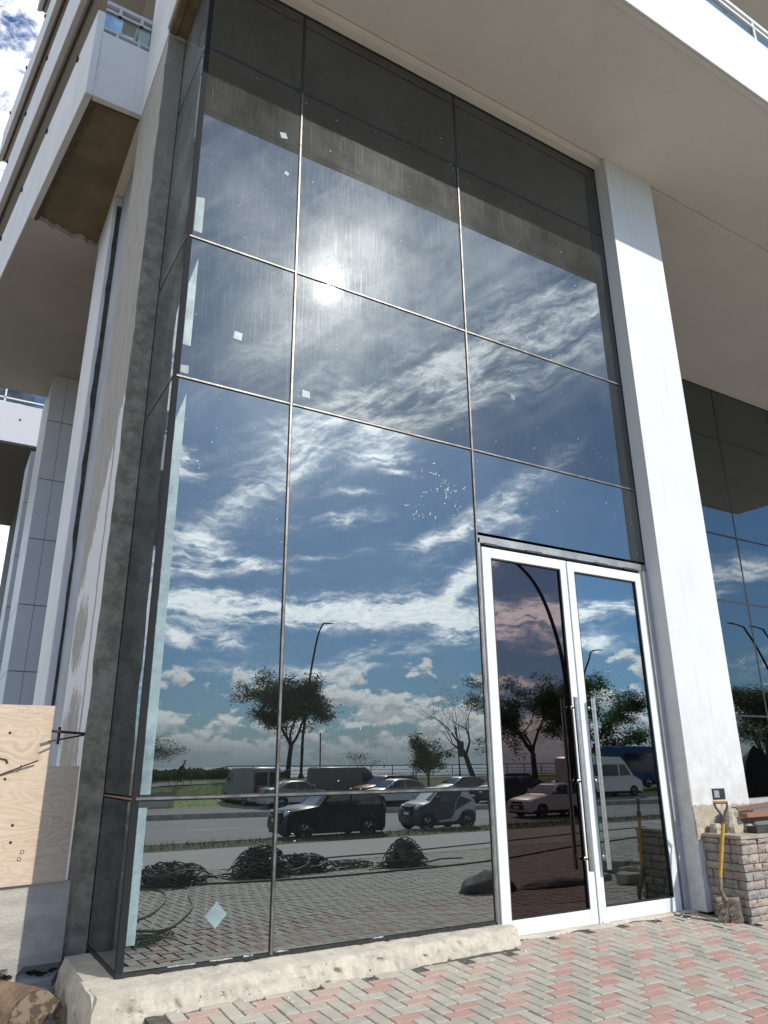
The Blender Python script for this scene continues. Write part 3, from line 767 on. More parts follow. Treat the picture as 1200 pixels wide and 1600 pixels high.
b = MB(); b.box(.0,-.006,9.405,5.6,.06,9.433); b.build('head_gasket', SEAL, CW_)
b = MB(); b.box(-.006,.0,.118,.012,.985,.15); b.build('side_gasket', SEAL, CW_)
# protective film strips left at the corner, leftover film squares
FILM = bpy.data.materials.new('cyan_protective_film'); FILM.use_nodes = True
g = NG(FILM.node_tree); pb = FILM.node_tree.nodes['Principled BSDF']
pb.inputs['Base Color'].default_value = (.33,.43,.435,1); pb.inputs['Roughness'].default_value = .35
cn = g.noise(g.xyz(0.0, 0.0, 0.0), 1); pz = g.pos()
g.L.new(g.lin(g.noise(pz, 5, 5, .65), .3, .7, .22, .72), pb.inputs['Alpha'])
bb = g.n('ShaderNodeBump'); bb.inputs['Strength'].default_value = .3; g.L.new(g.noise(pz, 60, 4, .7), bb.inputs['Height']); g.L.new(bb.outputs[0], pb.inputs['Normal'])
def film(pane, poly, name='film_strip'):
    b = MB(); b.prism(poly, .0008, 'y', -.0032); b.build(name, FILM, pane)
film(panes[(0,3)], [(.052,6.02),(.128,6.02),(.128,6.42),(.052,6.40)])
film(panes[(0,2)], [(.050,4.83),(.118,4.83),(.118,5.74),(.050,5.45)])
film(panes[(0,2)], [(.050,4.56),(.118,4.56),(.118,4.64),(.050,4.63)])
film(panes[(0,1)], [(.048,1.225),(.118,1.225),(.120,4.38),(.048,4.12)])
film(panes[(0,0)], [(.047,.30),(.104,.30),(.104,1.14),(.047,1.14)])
def sq(cx, cz, r, a): return [(cx+r*cos(a+k*pi/2)*(1+.15*random.uniform(-1,1)), cz+r*sin(a+k*pi/2)) for k in range(4)]
for (pk, cx, cz, r, a) in (((0,2),.532,5.065,.055,.7),((1,2),1.215,4.66,.05,.75),((2,2),3.744,5.30,.045,.75),((2,1),3.53,4.07,.045,.75),((0,0),.645,.425,.085,0),((0,3),.875,7.57,.05,1.1),((0,3),.93,7.10,.03,.4)):
    film(panes[pk], sq(cx, cz, r, a), 'film_square')
# splashes of dried mortar and scratches on the panes
b = MB(); rnd = random.Random(4)
for k in range(230):
    if k < 46: x, z = 2.72+rnd.gauss(0,.13)+0, 3.97+rnd.gauss(0,.14)
    elif k < 60: x, z = 2.35+rnd.gauss(0,.09), 3.70+rnd.gauss(0,.05)
    else: x, z = rnd.uniform(.1,5.5), rnd.choice((rnd.uniform(3.7,9.0), rnd.uniform(.2,9.0)))
    if x > 3.1 and z < 3.65: continue
    a = rnd.uniform(-.4,1.3); l = rnd.uniform(.004,.020) if k < 60 else rnd.uniform(.003,.012); w = rnd.uniform(.0012,.0035)
    b.quad((x-l*cos(a)-w*sin(a),-.0035,z-l*sin(a)),(x-l*cos(a)+w*sin(a),-.0035,z-l*sin(a)-w),(x+l*cos(a),-.0035,z+l*sin(a)-w),(x+l*cos(a)-w,-.0035,z+l*sin(a)+w))
o = b.build('mortar_splashes', mat('pale_splash', (.62,.63,.62), rough=.8), CW_); o['kind'] = 'stuff'
# white sealant smears at the bottom joint
b = MB()
for (x0, x1) in ((.33,.52),(.62,.78),(.86,.93),(1.1,1.2),(1.9,2.0)):
    for k in range(5):
        a = x0+(x1-x0)*k/5; b.box(a,-.012,.142+rnd.uniform(0,.004),a+(x1-x0)/5,-.0062,.147+rnd.uniform(.0,.006))
b.build('sealant_smear', mat('white_sealant', (.5,.49,.46), (.25,.24,.22), 40, .7), CW_)

# ------------------------------------------------------------------ entrance doors
DR = thing('entrance_door', 'white framed glass double door with long steel pull handles, by the white pillar', 'door', (4.3,0,0))
b = MB(); b.box(3.128,-.012,.0,3.158,.09,3.56); b.box(3.128,-.012,3.505,5.60,.09,3.585); b.box(5.455,-.012,.0,5.50,.09,3.505)
b.build('door_frame', ALU_GREY, DR, bevel=.003)
b = MB(); b.box(5.503,-.03,.0,5.545,.09,3.50); b.box(5.548,-.018,.0,5.598,.09,3.50); b.build('side_jamb', mat('grey_jamb_paint', (.40,.40,.41), (.34,.34,.35), 5, .55), DR, bevel=.004)
for x, w in ((3.20,.16),(5.2,.2),(3.75,.22),(4.75,.2)):
    b = MB(); b.box(x,-.03,3.49,x+w,-.0125,3.51); b.build('closer_bracket', mat('dark_metal'), DR)
def leaf(x0, x1, gx0, gx1, gm, hx):
    z0, z1 = .012, 3.462; gz0, gz1 = .135, 3.36
    b = MB()
    b.box(x0,-.03,z0,gx0,.03,z1); b.box(gx1,-.03,z0,x1,.03,z1)
    b.box(gx0,-.0295,z0,gx1,.03,gz0); b.box(gx0,-.0295,gz1,gx1,.03,z1)
    lf = b.build('door_leaf', DOORWHITE, DR, bevel=.003)
    b = MB(); 
    for (a, c, d, e) in ((gx0,gx0+.012,gz0,gz1),(gx1-.012,gx1,gz0,gz1)): b.box(a,-.026,d,c,-.01,e)
    b.box(gx0+.012,-.026,gz0,gx1-.012,-.01,gz0+.012); b.box(gx0+.012,-.026,gz1-.012,gx1-.012,-.01,gz1)
    b.build('glazing_bead', SEAL, lf)
    b = MB(); b.box(gx0+.002,-.006,gz0+.002,gx1-.002,.004,gz1-.002); b.build('door_pane', gm, lf)
    b = MB(); b.tube([(hx,-.10,.46),(hx,-.10,2.03)], .022, 14)
    for z in (.56,1.24,1.93):
        b.tube([(hx,-.10,z),(hx,-.03,z)], .008, 8); b.lathe([(.018,0),(.018,-.008),(.009,-.012)], (hx,-.03,z), 'y', 12)
    b.build('pull_handle', STEEL, lf, smooth=True)
leaf(3.162, 4.300, 3.270, 4.205, GL_BRONZE, 4.185)
leaf(4.312, 5.452, 4.405, 5.360, GL_DOOR, 4.425)
b = MB(); b.box(4.295,-.045,.01,4.318,-.031,3.45); b.build('astragal', DOORWHITE, DR, bevel=.002)
b = MB(); b.box(4.33,-.05,-.01,4.42,.02,.03); b.build('floor_bolt_block', DOORWHITE, DR)

# ------------------------------------------------------------------ white pillar
b = MB(); b.box(5.60,-.2,.0,6.555,.3,9.48)
PL = tag(b.build('white_pillar', W_PAINT, bevel=.008), 'tall white rendered pillar between the entrance door and the recessed windows', 'pillar')
b = MB(); b.box(5.597,-.203,1.35,5.606,-.195,9.2); b.build('corner_bead', W_PAINT, PL)
b = MB()
N = 22
for i in range(N+1):
    x = 5.592+i*(.975)/N; zt = .98+.05*noise.noise(Vector((x*5, 0, 2)))+.05*noise.noise(Vector((x*17, 0, 2)))
    for q in range(7):
        z = .66+(zt-.66)*q/6; b.v.append((x, -.206-.022*abs(noise.noise(Vector((x*9, z*9, 1))))-(.006 if q < 6 else 0), z))
for i in range(N):
    for q in range(6): a = i*7+q; b.f.append((a, a+7, a+8, a+1))
b.build('rough_base', mat('sandy_masonry', (.46,.40,.29), (.33,.285,.21), 9, .95, bump=.7, bscale=22), PL)
b = MB(); b.box(5.94,-.204,1.03,6.15,-.2015,1.14); bx = b.build('socket_recess', SEAL, PL)
b = MB(); b.box(5.96,-.212,1.05,6.04,-.204,1.12); b.build('socket_plate', mat('socket_metal', (.45,.45,.45), rough=.4, metal=.7), bx)

# ------------------------------------------------------------------ recessed facade on the right
RF = thing('recessed_facade', 'dark recessed glass facade behind the white pillar, mirroring street lamps', 'glass facade', (6.6,3.4,0))
xs2 = [6.67,8.72,10.77,12.82,14.90,16.95,19.0,21.05]; zs2 = [.75,2.24,4.48,5.90,8.20,9.47]
for i in range(7):
    for j in range(5):
        t = [random.uniform(-.0012,.0012) for _ in range(4)]
        x0, x1, z0, z1 = xs2[i]+.02, xs2[i+1]-.02, zs2[j]+.02, zs2[j+1]-.02
        b = MB(); b.v = [(x0,3.4+t[0],z0),(x1,3.4+t[1],z0),(x1,3.4+t[2],z1),(x0,3.4+t[3],z1),(x0,3.41,z0),(x1,3.41,z0),(x1,3.41,z1),(x0,3.41,z1)]
        b.f = [(0,1,2,3),(0,4,5,1),(1,5,6,2),(2,6,7,3),(3,7,4,0)]; b.build('glass_pane', GL_FAR, RF)
for x in xs2:
    b = MB(); b.box(x-.019,3.396,.75,x+.019,3.47,9.47); b.build('mullion', SEAL, RF)
for z in zs2:
    b = MB(); b.box(6.67,3.397,z-.018,21.05,3.46,z+.018); b.build('transom', SEAL, RF)
b = MB(); b.box(6.6,3.3,.0,21.1,3.39,.73); b.build('sill_wall', mat('dark_render'), RF)

# ------------------------------------------------------------------ kerb / threshold base under the glass
random.seed(11)
b = MB()
NX = 340
def kf(x):  # front edge of the threshold top
    return -.30+.10*max(0, min(1, (x-1.0)/1.3))+.05*max(0,min(1,(x-2.2)/.9))
def fbm(x, y, z):
    v_ = Vector((x, y, z)); return noise.noise(v_)*.5+noise.noise(v_*2.3)*.28+noise.noise(v_*5.1)*.16+noise.noise(v_*11)*.08
def chip(x, y, z):
    return max(0, noise.noise(Vector((x*13, y*13, z*17)))-.32)
K = 20
for i in range(NX+1):
    x = -.20+3.42*i/NX; yf = kf(x)+.055*fbm(x*2.2, 0, 0)
    fl = gz(yf)-.05 if x > .1 else -.7
    for q in range(K):
        if q < 8: t = q/8; y = .06+(yf-.06)*t; z = .119+.016*fbm(x*5, y*5, 3)-.010*t; ny_, nz_0 = 0, 1
        elif q < 10: t = (q-7)/3; y = yf-.012*t; z = .108-.022*t+.012*fbm(x*7, 2, q); ny_, nz_0 = -.7, .7
        else: t = (q-9)/(K-10); z = .088+(-.06-.088)*t; y = yf-.014-.060*t+.05*fbm(x*4, 4, z*6); ny_, nz_0 = -1, 0
        c_ = chip(x, y, z)*.10
        if q == K-1: z = fl; y = yf-.07
        b.v.append((x, y-ny_*c_, z-nz_0*c_*.5))
for i in range(NX):
    for q in range(K-1): a = i*K+q; b.f.append((a, a+K, a+K+1, a+1))
kb = tag(b.build('threshold_kerb', KERBM, smooth=True), 'crumbly cream mortar kerb under the bottom of the glass wall', 'kerb')
b = MB()
NY = 70; K = 18
for i in range(NY+1):
    y = -.37+1.21*i/NY
    for q in range(K):
        if q < 6: t = q/6; x = .02+(-.215-.02)*t; z = .119+.014*fbm(x*5, y*5, 3)-.006*t; nx0 = 0
        else: t = (q-5)/(K-6); z = .105-.86*t; x = -.215-.010*t+.06*fbm(1, y*4, z*3.5)+(.05 if z < -.08 else 0)*max(0, fbm(3, y*7, z*1.2)+.2); nx0 = -1
        b.v.append((x-nx0*chip(x, y, z)*.08, y+(.03*fbm(x*5, 0, z*5) if i == 0 else 0), z))
for i in range(NY):
    for q in range(K-1): a = i*K+q; b.f.append((a, a+1, a+K+1, a+K))
b.f.append(tuple(range(K)))
b.build('side_face', KERBM, kb, smooth=True)

# low concrete wall and plywood on the left
b = MB()
nx, nz_ = 60, 26
def broken(x, z):
    return .02*noise.noise(Vector((x*6, 0, z*9)))
for i in range(nx+1):
    for j in range(nz_+1):
        x = -3.2+3.02*i/nx; z = -.8+1.40*j/nz_
        dent = .05 if (abs(z+.0-.015*sin(x*40)-.02*noise.noise(Vector((x*14, 0, 0)))) < .022+.02*noise.noise(Vector((x*9, 3, 0))) and x > -1.5) else 0
        b.v.append((x, .955+dent+.004*noise.noise(Vector((x*5, z*9, 0))), z))
for i in range(nx):
    for j in range(nz_): a = i*(nz_+1)+j; b.f.append((a, a+nz_+1, a+nz_+2, a+1))
b.box(-3.2,1.02,-.8,-.2,1.2,.6)
lw = tag(b.build('low_concrete_wall', mat('board_marked_concrete', (.50,.465,.40), (.36,.335,.29), 2.6, .92, bump=.4, bscale=35, vstretch=3, fine=.3)), 'low board-marked concrete wall with a ragged crack, under the plywood sheet', 'wall')
b = MB()
for k in range(16):
    x = -.86+k*.042+random.uniform(-.01,.01); 
    if k in (2,3,9,10): continue
    r = random.uniform(.012,.034); n = 9
    P = [(x+r*1.5*cos(a*2*pi/n)*random.uniform(.6,1.2), .012+.01*sin(k*1.3)+r*.75*sin(a*2*pi/n)*random.uniform(.5,1.2)) for a in range(n)]
    b.prism(P, .004, 'y', .9475)
b.build('broken_joint', mat('dark_gap', (.018,.016,.013), rough=1), lw)
b = MB(); b.prism([(-1.6,.565),(-.225,.605),(-.222,1.42),(-.45,1.42),(-.452,1.872),(-1.6,1.872)], .018, 'y', .925)
pl = tag(b.build('plywood_sheet', PLY, bevel=.001), 'pale plywood sheet half in shadow, fixed above the low concrete wall', 'plywood sheet')
for (x, z) in ((-.752,1.663),(-.641,1.006),(-.637,.889),(-.738,1.33)):
    b = MB(); b.lathe([(0,-.001),(.011,-.001),(.011,.0)], (x,.925,z), 'y', 10); b.build('bolt_hole', SEAL, pl)
b = MB()
for (x, z) in ((-.55,.82),(-.565,.773)): b.lathe([(.010,-.001),(.014,-.003),(.014,.0)], (x,.925,z), 'y', 12)
b.build('washer_ring', mat('dark_metal'), pl)
REB = mat('rusty_steel', (.09,.06,.045), (.05,.035,.03), 30, .8, metal=.3)
b = MB(); b.tube([(-.78,.915,1.36),(-.53,.88,1.462)], .006, 6); b.tube([(-.65,.90,1.395),(-.645,.89,1.43)], .004, 5); b.tube([(-.80,.922,1.48),(-.75,.915,1.47),(-.735,.915,1.445)], .005, 5)
tag(b.build('bent_wire', REB, smooth=True), 'bent rusty tie wire poking out of the plywood sheet', 'wire')
b = MB(); b.tube([(-.47,.80,1.675),(-.21,.95,1.665)], .011, 6); b.tube([(-.48,.82,1.60),(-.21,.955,1.655)], .007, 6)
b.box(-.42,.86,1.58,-.40,.88,1.71)
tag(b.build('steel_bracket', REB), 'small rusty steel bracket between the plywood sheet and the concrete column', 'bracket')
# sawn log lying below the low wall
b = MB(); seg = 26; n0 = 0
ring = []
for (t, k) in ((0,1.0),(.04,1.02),(.5,1.05),(1.0,1.0)):
    for j in range(seg):
        a = 2*pi*j/seg; r = .165*k*(1+.09*noise.noise(Vector((cos(a)*2, sin(a)*2, 3))))
        b.v.append((-.40+r*cos(a)*.98-.30*t, .33+.5*t, -.12+r*sin(a)))
for i in range(3):
    for j in range(seg): a = i*seg+j; c = i*seg+(j+1)%seg; b.f.append((a, c, c+seg, a+seg))
lg = tag(b.build('rubble_boulder', mat('brown_stone_rind', (.26,.17,.10), (.14,.09,.06), 9, .9, bump=.5, bscale=20), smooth=True), 'rounded brown mottled stone lump at the foot of the low wall', 'stone')
b = MB(); b.v = [(-.40,.318,-.12)]+[(-.40+.162*(1+.09*noise.noise(Vector((cos(2*pi*j/seg)*2, sin(2*pi*j/seg)*2, 3))))*cos(2*pi*j/seg)*.98, .329, -.12+.162*(1+.09*noise.noise(Vector((cos(2*pi*j/seg)*2, sin(2*pi*j/seg)*2, 3))))*sin(2*pi*j/seg)) for j in range(seg)]
b.f = [(0,1+j,1+(j+1)%seg) for j in range(seg)]
b.build('cut_face', mat('mottled_cut_face', (.20,.16,.11), (.085,.055,.035), 16, .8, bump=.3, bscale=30, lo=.45, hi=.55), lg)

# ------------------------------------------------------------------ stone wall stub on the right
random.seed(21)
SW = thing('stone_wall', 'low wall of stacked split stones beside the shovel, below the white pillar', 'stone wall', (5.67,-.2,0))
ST = [mat('split_stone_%s' % n, c, c2, 12, .9, bump=.7, bscale=26, fine=.4) for n, c, c2 in (('rose', (.40,.31,.26), (.30,.24,.20)), ('grey', (.36,.325,.28), (.27,.24,.21)), ('buff', (.44,.37,.29), (.33,.28,.22)))]
b = MB(); b.box(5.70,-.62,-.05,8.6,-.21,.70); b.build('wall_core', mat('dark_mortar', (.13,.115,.10), rough=1), SW)
def stone(x0, x1, z0, z1, face):
    b = MB(); g_ = .004; n = 3
    out = random.uniform(.002,.022)
    if face == 'f':
        for i in range(n+1):
            for j in range(n+1):
                x = x0+g_+(x1-x0-2*g_)*i/n; z = z0+g_+(z1-z0-2*g_)*j/n
                e = 0 if 0 < i < n and 0 < j < n else .010
                b.v.append((x, -.640-out+e+random.uniform(-.006,.006), z))
        d = lambda i, j: (x0+g_+(x1-x0-2*g_)*i/n, -.60, z0+g_+(z1-z0-2*g_)*j/n)
    else:
        for i in range(n+1):
            for j in range(n+1):
                y = x0+g_+(x1-x0-2*g_)*i/n; z = z0+g_+(z1-z0-2*g_)*j/n
                e = 0 if 0 < i < n and 0 < j < n else .010
                b.v.append((5.682-out+e+random.uniform(-.005,.005), y, z))
        d = lambda i, j: (5.74, x0+g_+(x1-x0-2*g_)*i/n, z0+g_+(z1-z0-2*g_)*j/n)
    for i in range(n):
        for j in range(n): a = i*(n+1)+j; b.f.append((a, a+1, a+n+2, a+n+1))
    k = len(b.v); cs = [(0,0),(n,0),(n,n),(0,n)]
    b.v += [d(*c) for c in cs]; fr = [c[0]*(n+1)+c[1] for c in cs]
    edges = [[(i,0) for i in range(n+1)],[(n,j) for j in range(n+1)],[(i,n) for i in range(n,-1,-1)],[(0,j) for j in range(n,-1,-1)]]
    for q in range(4):
        b.f.append(tuple(c[0]*(n+1)+c[1] for c in edges[q])+(k+(q+1)%4, k+q))
    b.build('stone', random.choice(ST), SW)
z = -.045
while z < .66:
    h = random.choice((.062,.07,.078,.085)); z1 = min(.69, z+h)
    x = 5.665+random.uniform(-.015,.0)
    while x < 7.3:
        l = random.uniform(.10,.19); stone(x, x+l, z, z1, 'f'); x += l
    y = -.635
    while y < -.215:
        l = random.uniform(.10,.17); l = min(l, -.205-y); 
        if l > .03: stone(y, y+l, z, z1, 's')
        y += l
    z = z1
b = MB(); b.box(5.66,-.655,.692,8.6,-.205,.722); b.jit(.004, 4); b.build('cap_slab', ST[2], SW)
SILL = thing('stone_heap', 'sandy broken stone piled on top of the low stone wall against the pillar', 'stones', (5.9,-.4,.72))
for k, (x, y, z, r, h) in enumerate(((5.98,-.36,.72,.10,.15),(5.80,-.29,.72,.07,.09),(6.02,-.33,.86,.07,.09),(6.14,-.42,.72,.06,.08),(6.36,-.30,.72,.08,.07),(6.18,-.29,.72,.07,.13))):
    b = MB(); n = 5
    for i in range(n+1):
        for j in range(14):
            a = 2*pi*j/14; t = i/n; sq_ = 1/max(abs(cos(a)), abs(sin(a)))**.7; rr_ = r*sq_*(1-.35*t**3)*(1+.35*noise.noise(Vector((cos(a)*1.5+x*9, sin(a)*1.5, t*2+k))))
            b.v.append((x+rr_*cos(a), y+rr_*sin(a)*.75, z+h*t))
    for i in range(n):
        for j in range(14): a = i*14+j; c = i*14+(j+1)%14; b.f.append((a, c, c+14, a+14))
    b.f.append(tuple(n*14+j for j in range(14))); b.build('stone', mat('sandy_masonry'), SILL)
def board(name, label, x0, y0, x1, y1, z, w, h, rise=0.0, mm=TIMBER, grp='timber offcuts on the stone wall'):
    a = math.atan2(y1-y0, x1-x0); l = math.hypot(x1-x0, y1-y0); b = MB(); b.box(0,-w/2,0,l,w/2,h)
    b.v = [(x0+p[0]*cos(a)-p[1]*sin(a), y0+p[0]*sin(a)+p[1]*cos(a), z+p[2]+rise*p[0]/l) for p in b.v]
    return tag(b.build(name, mm, bevel=.003), label, 'timber offcut', grp)
board('timber_offcut', 'orange-brown timber offcut lying uppermost on the low stone wall', 6.02,-.47,7.4,-.40,.865,.09,.042,.0, wood_mat('orange_timber', (.30,.13,.06), (.17,.07,.035), 5))
board('timber_offcut', 'dark timber offcut under the orange-brown one on the stone wall', 6.10,-.30,7.5,-.22,.80,.10,.05,.02)
board('timber_offcut', 'black wet timber offcut lowest on the stone wall', 6.05,-.52,7.3,-.55,.725,.12,.06,.0, mat('wet_dark_timber', (.05,.04,.035), (.03,.025,.02), 9, .6))
board('timber_offcut', 'short rough red-brown timber end tilted on the stack of offcuts', 6.06,-.35,6.9,-.28,.915,.06,.045,.03)
board('stone_slab', 'pale sawn slab lying behind the timber offcuts', 6.25,-.12,7.6,.1,.96,.16,.05,.0, mat('pale_slab', (.45,.42,.38), (.36,.34,.31), 6, .9), None)['category'] = 'stone slab'
for (x, z, y) in ((6.66,1.02,.1),(6.75,.93,.2)):
    pass

# shovel
SH = thing('shovel', 'yellow-shafted shovel with orange grip leaning on the stone wall, muddy blade down', 'shovel', (5.48,-.47,0))
YEL = mat('yellow_shaft', (.62,.36,.05), (.48,.26,.04), 12, .5, fine=.3); MUD = mat('muddy_steel', (.26,.21,.15), (.13,.105,.08), 14, .9, bump=.6, bscale=40)
Pb, Pt = Vector((5.505,-.475,.34)), Vector((5.612,-.535,.895))
d_ = (Pt-Pb); 
b = MB(); b.tube([Pb, Pb+d_*.35, Pb+d_*.75, Pt-d_*.05], [.0175,.018,.0175,.017], 12); b.build('shaft', YEL, SH, smooth=True)
b = MB(); side = Vector((.80,-.60,0)).normalized()
top = Pt+Vector((.0,.012,.13))
b.tube([Pt-d_*.10, Pt], .0235, 10)
b.tube([Pt-Vector((0,0,.01)), Pt+side*.025+Vector((0,.004,.035)), Pt+side*.055+Vector((0,.008,.085)), top+side*.06], .0115, 8)
b.tube([Pt-Vector((0,0,.01)), Pt-side*.025+Vector((0,.004,.035)), Pt-side*.055+Vector((0,.008,.085)), top-side*.06], .0115, 8)
b.build('grip_yoke', mat('dark_grip_metal', (.10,.095,.09), rough=.5, metal=.3), SH, smooth=True)
b = MB(); b.tube([top-side*.068, top+side*.068], .0165, 10); b.build('grip', mat('orange_grip', (.42,.20,.04), (.33,.15,.03), 20, .5), SH, smooth=True)
b = MB(); b.tube([Pb+d_*.03, Pb, Pb-d_*.16+Vector((-.004,-.012,0)), Pb+Vector((-.01,-.045,-.20))], [.021,.021,.019,.016], 10); b.build('socket', MUD, SH, smooth=True)
b = MB(); nb = 8; base = Pb+Vector((-.01,-.04,-.15))
for i in range(nb+1):
    t = i/nb; w = .105+.01*t if t < .75 else .115*math.sqrt(max(.02, 1-((t-.75)/.27)**2))
    for j in range(7):
        s_ = (j-3)/3; q = base+side*(w*s_)+Vector((-.02*t, -.02-.02*t+.028*(1-s_*s_)*(1-.3*t), -.255*t+.008*noise.noise(Vector((s_*4, t*6, 0)))))
        q.z = max(q.z, gz(q.y)+.002); b.v.append(tuple(q))
for i in range(nb):
    for j in range(6): a = i*7+j; b.f.append((a, a+1, a+8, a+7))
bl = b.build('blade', MUD, SH, smooth=True)
md = bl.modifiers.new('thickness', 'SOLIDIFY'); md.thickness = .004
b = MB()
for i in range(60):
    s_ = random.uniform(-1,1); t = random.uniform(.05,.9); q = base+side*(.09*s_)+Vector((-.02*t,-.035-.02*t+.02*(1-s_*s_),-.25*t)); r = random.uniform(.008,.022)
    b.v += [(q.x-r,q.y,q.z-r),(q.x+r,q.y,q.z-r*.6),(q.x,q.y-r*.5,q.z+r),(q.x,q.y-r*.8,q.z)]; n = len(b.v)-4; b.f += [(n,n+1,n+3),(n+1,n+2,n+3),(n+2,n,n+3)]
b.build('dried_mud', MUD, SH)['kind'] = 'stuff'

# rubble by the wall foot (seen mirrored in the door)
RBM = mat('rubble', (.36,.33,.28), (.24,.22,.19), 9, .95, bump=.4)
RL = ['broken masonry block nearest the stone wall','flattish masonry block second from the stone wall','large masonry block in the middle of the rubble','masonry block behind the large middle one','largest masonry block far out on the pavers','masonry block at the road side of the rubble','smallest masonry block of the rubble','outermost masonry block of the rubble, farthest right']
for k, (x, y, s_) in enumerate(((7.0,-2.0,.16),(7.25,-2.3,.13),(7.5,-2.1,.2),(7.75,-2.7,.14),(8.0,-3.2,.22),(8.3,-3.5,.15),(7.1,-2.6,.1),(8.5,-3.0,.13))):
    b = MB(); b.box(x-s_,y-s_*.7,gz(y),x+s_,y+s_*.6,gz(y)+s_*.8, rot=k*1.1)
    b.jit(s_*.25, 6, k)
    tag(b.build('rubble_block', RBM, bevel=.01), RL[k], 'rubble', 'rubble blocks on the pavement')
for k in range(4):
    x, y = 7.4+k*.22, -2.5-.15*k; b = MB(); b.tube([(x,y,gz(y)+.05+.03*k),(x+.9,y+.5,gz(y)+.10)], .025, 6)
    tag(b.build('wood_batten', mat('pale_batten', (.42,.36,.27), (.3,.25,.19), 6, .9)), 'pale wooden batten lying among the rubble blocks', 'batten', 'battens among the rubble')

# ------------------------------------------------------------------ cables, hoses, sacks on the pavement
CAB = mat('black_rubber', (.05,.045,.038), (.09,.08,.066), 6, .6, bump=.1)
def pile(cx, cy, R, H, n, seed, label, zs=1.0, mm=CAB, r=.014):
    rnd = random.Random(seed); b = MB()
    for k in range(n):
        a0 = rnd.random()*6.28; rx = R*rnd.uniform(.35,1.0); ry = rx*rnd.uniform(.5,.95); hz = rnd.random()**1.3*H; ti = rnd.uniform(-.5,.5); tj = rnd.uniform(-.5,.5)
        ox_, oy_ = rnd.gauss(0,R*.16), rnd.gauss(0,R*.16); P = []
        m_ = 22
        for i in range(m_+1):
            a = a0+i/m_*rnd.choice((6.0,6.28)); w = 1+.12*sin(3*a+k)
            x = rx*cos(a)*w*(1-.45*hz/H); y = ry*sin(a)*w*(1-.45*hz/H)
            z = hz+ti*x*.6+tj*y*.6+.03*sin(5*a+k)
            env = H*max(.03, 1-((x+ox_)**2+(y+oy_)**2)/(R*R*1.15))
            P.append((cx+ox_+x, cy+oy_+y, gz(cy)+max(r, min(z, env+.05))))
        b.tube(P, r, 5, cap=False)
    for k in range(3):
        a = rnd.random()*6.28; P = []
        for i in range(14):
            t = i/13; P.append((cx+cos(a)*(R*.6+t*R*1.1)+.1*sin(t*9+k), cy+(sin(a))*(R*.6+t*R*.9)+.06*cos(t*7), gz(cy)+r+.1*H*(1-t)))
        b.tube(P, r, 5)
    return tag(b.build('cable_pile', mm, smooth=True), label, 'cable pile', 'cable piles on the pavement')
pile(2.35,-7.15,.70,.32,40,1,'low flat heap of black cable, leftmost in the glass, near the corner')
pile(3.95,-7.35,.56,.47,54,2,'tall round heap of tangled black cable, second from the glass corner')
pile(4.80,-7.6,.62,.28,34,5,'long loose heap of black cable next to the tall one, crossing the mullion')
pile(5.75,-7.6,.62,.07,9,3,'thin spread-out loops of black cable right of the mullion')
pile(6.55,-6.9,.42,.46,60,4,'compact dome-shaped bundle of cable standing alone in the middle of the pavement', r=.011)
def groundline(name, label, cat, pts, r, mm, sub=6):
    P = []
    n = len(pts)
    for i in range(n-1):
        p0, p1, p2, p3 = pts[max(i-1,0)], pts[i], pts[i+1], pts[min(i+2,n-1)]
        for k in range(sub):
            t = k/sub; q = []
            for a in (0, 1):
                q.append(.5*((2*p1[a])+(-p0[a]+p2[a])*t+(2*p0[a]-5*p1[a]+4*p2[a]-p3[a])*t*t+(-p0[a]+3*p1[a]-3*p2[a]+p3[a])*t**3))
            P.append((q[0], q[1], gz(q[1])+r))
    P.append((pts[-1][0], pts[-1][1], gz(pts[-1][1])+r))
    b = MB(); b.tube(P, r, 6); return tag(b.build(name, mm, smooth=True), label, cat)
groundline('cable', 'long black cable lying across the pavement nearer the building', 'cable', [(-.5,-7.6),(1.86,-7.15),(3.7,-6.45),(5.92,-6.2),(8.3,-6.5),(12.1,-8.1),(17,-9.6)], .016, CAB)
groundline('cable', 'long black cable lying across the pavement nearer the road', 'cable', [(4.3,-9.8),(6.81,-10.3),(8.5,-10.35),(11.9,-11.1),(15.3,-12.05),(20,-13)], .016, CAB)
groundline('cable', 'short black cable end running from the dome-shaped bundle', 'cable', [(6.7,-7.2),(7.3,-7.3),(7.9,-7.7),(8.3,-7.5)], .014, CAB)
HOSE = mat('dusty_green_hose', (.12,.115,.075), (.08,.08,.055), 8, .7)
groundline('garden_hose', 'dusty green hose looping over the pavers near the glass corner', 'hose', [(2.64,-6.97),(2.15,-5.49),(1.80,-4.2),(1.27,-2.98),(1.0,-2.6),(.80,-2.75),(.5,-3.0)], .013, HOSE)
groundline('garden_hose', 'darker hose forming the inner loop near the glass corner', 'hose', [(.5,-7.4),(1.75,-7.05),(2.0,-6.4),(1.75,-5.2),(1.25,-3.95),(.85,-3.4),(.3,-3.1)], .013, CAB)
rnd = random.Random(8); b = MB()
for k in range(30):
    P = []; a0 = rnd.random()*6; cx, cy = .62+rnd.gauss(0,.12), -2.05+rnd.gauss(0,.10)
    for i in range(9): a = a0+i*.8; P.append((cx+.12*cos(a)*rnd.uniform(.5,1.2), cy+.09*sin(a), gz(cy)+.008+rnd.random()*.05))
    b.tube(P, .005, 4, cap=False)
tag(b.build('rope_tangle', mat('green_rope', (.045,.085,.04), (.07,.10,.06), 20, .8)), 'tangle of thin green rope lying by the glass corner', 'rope')
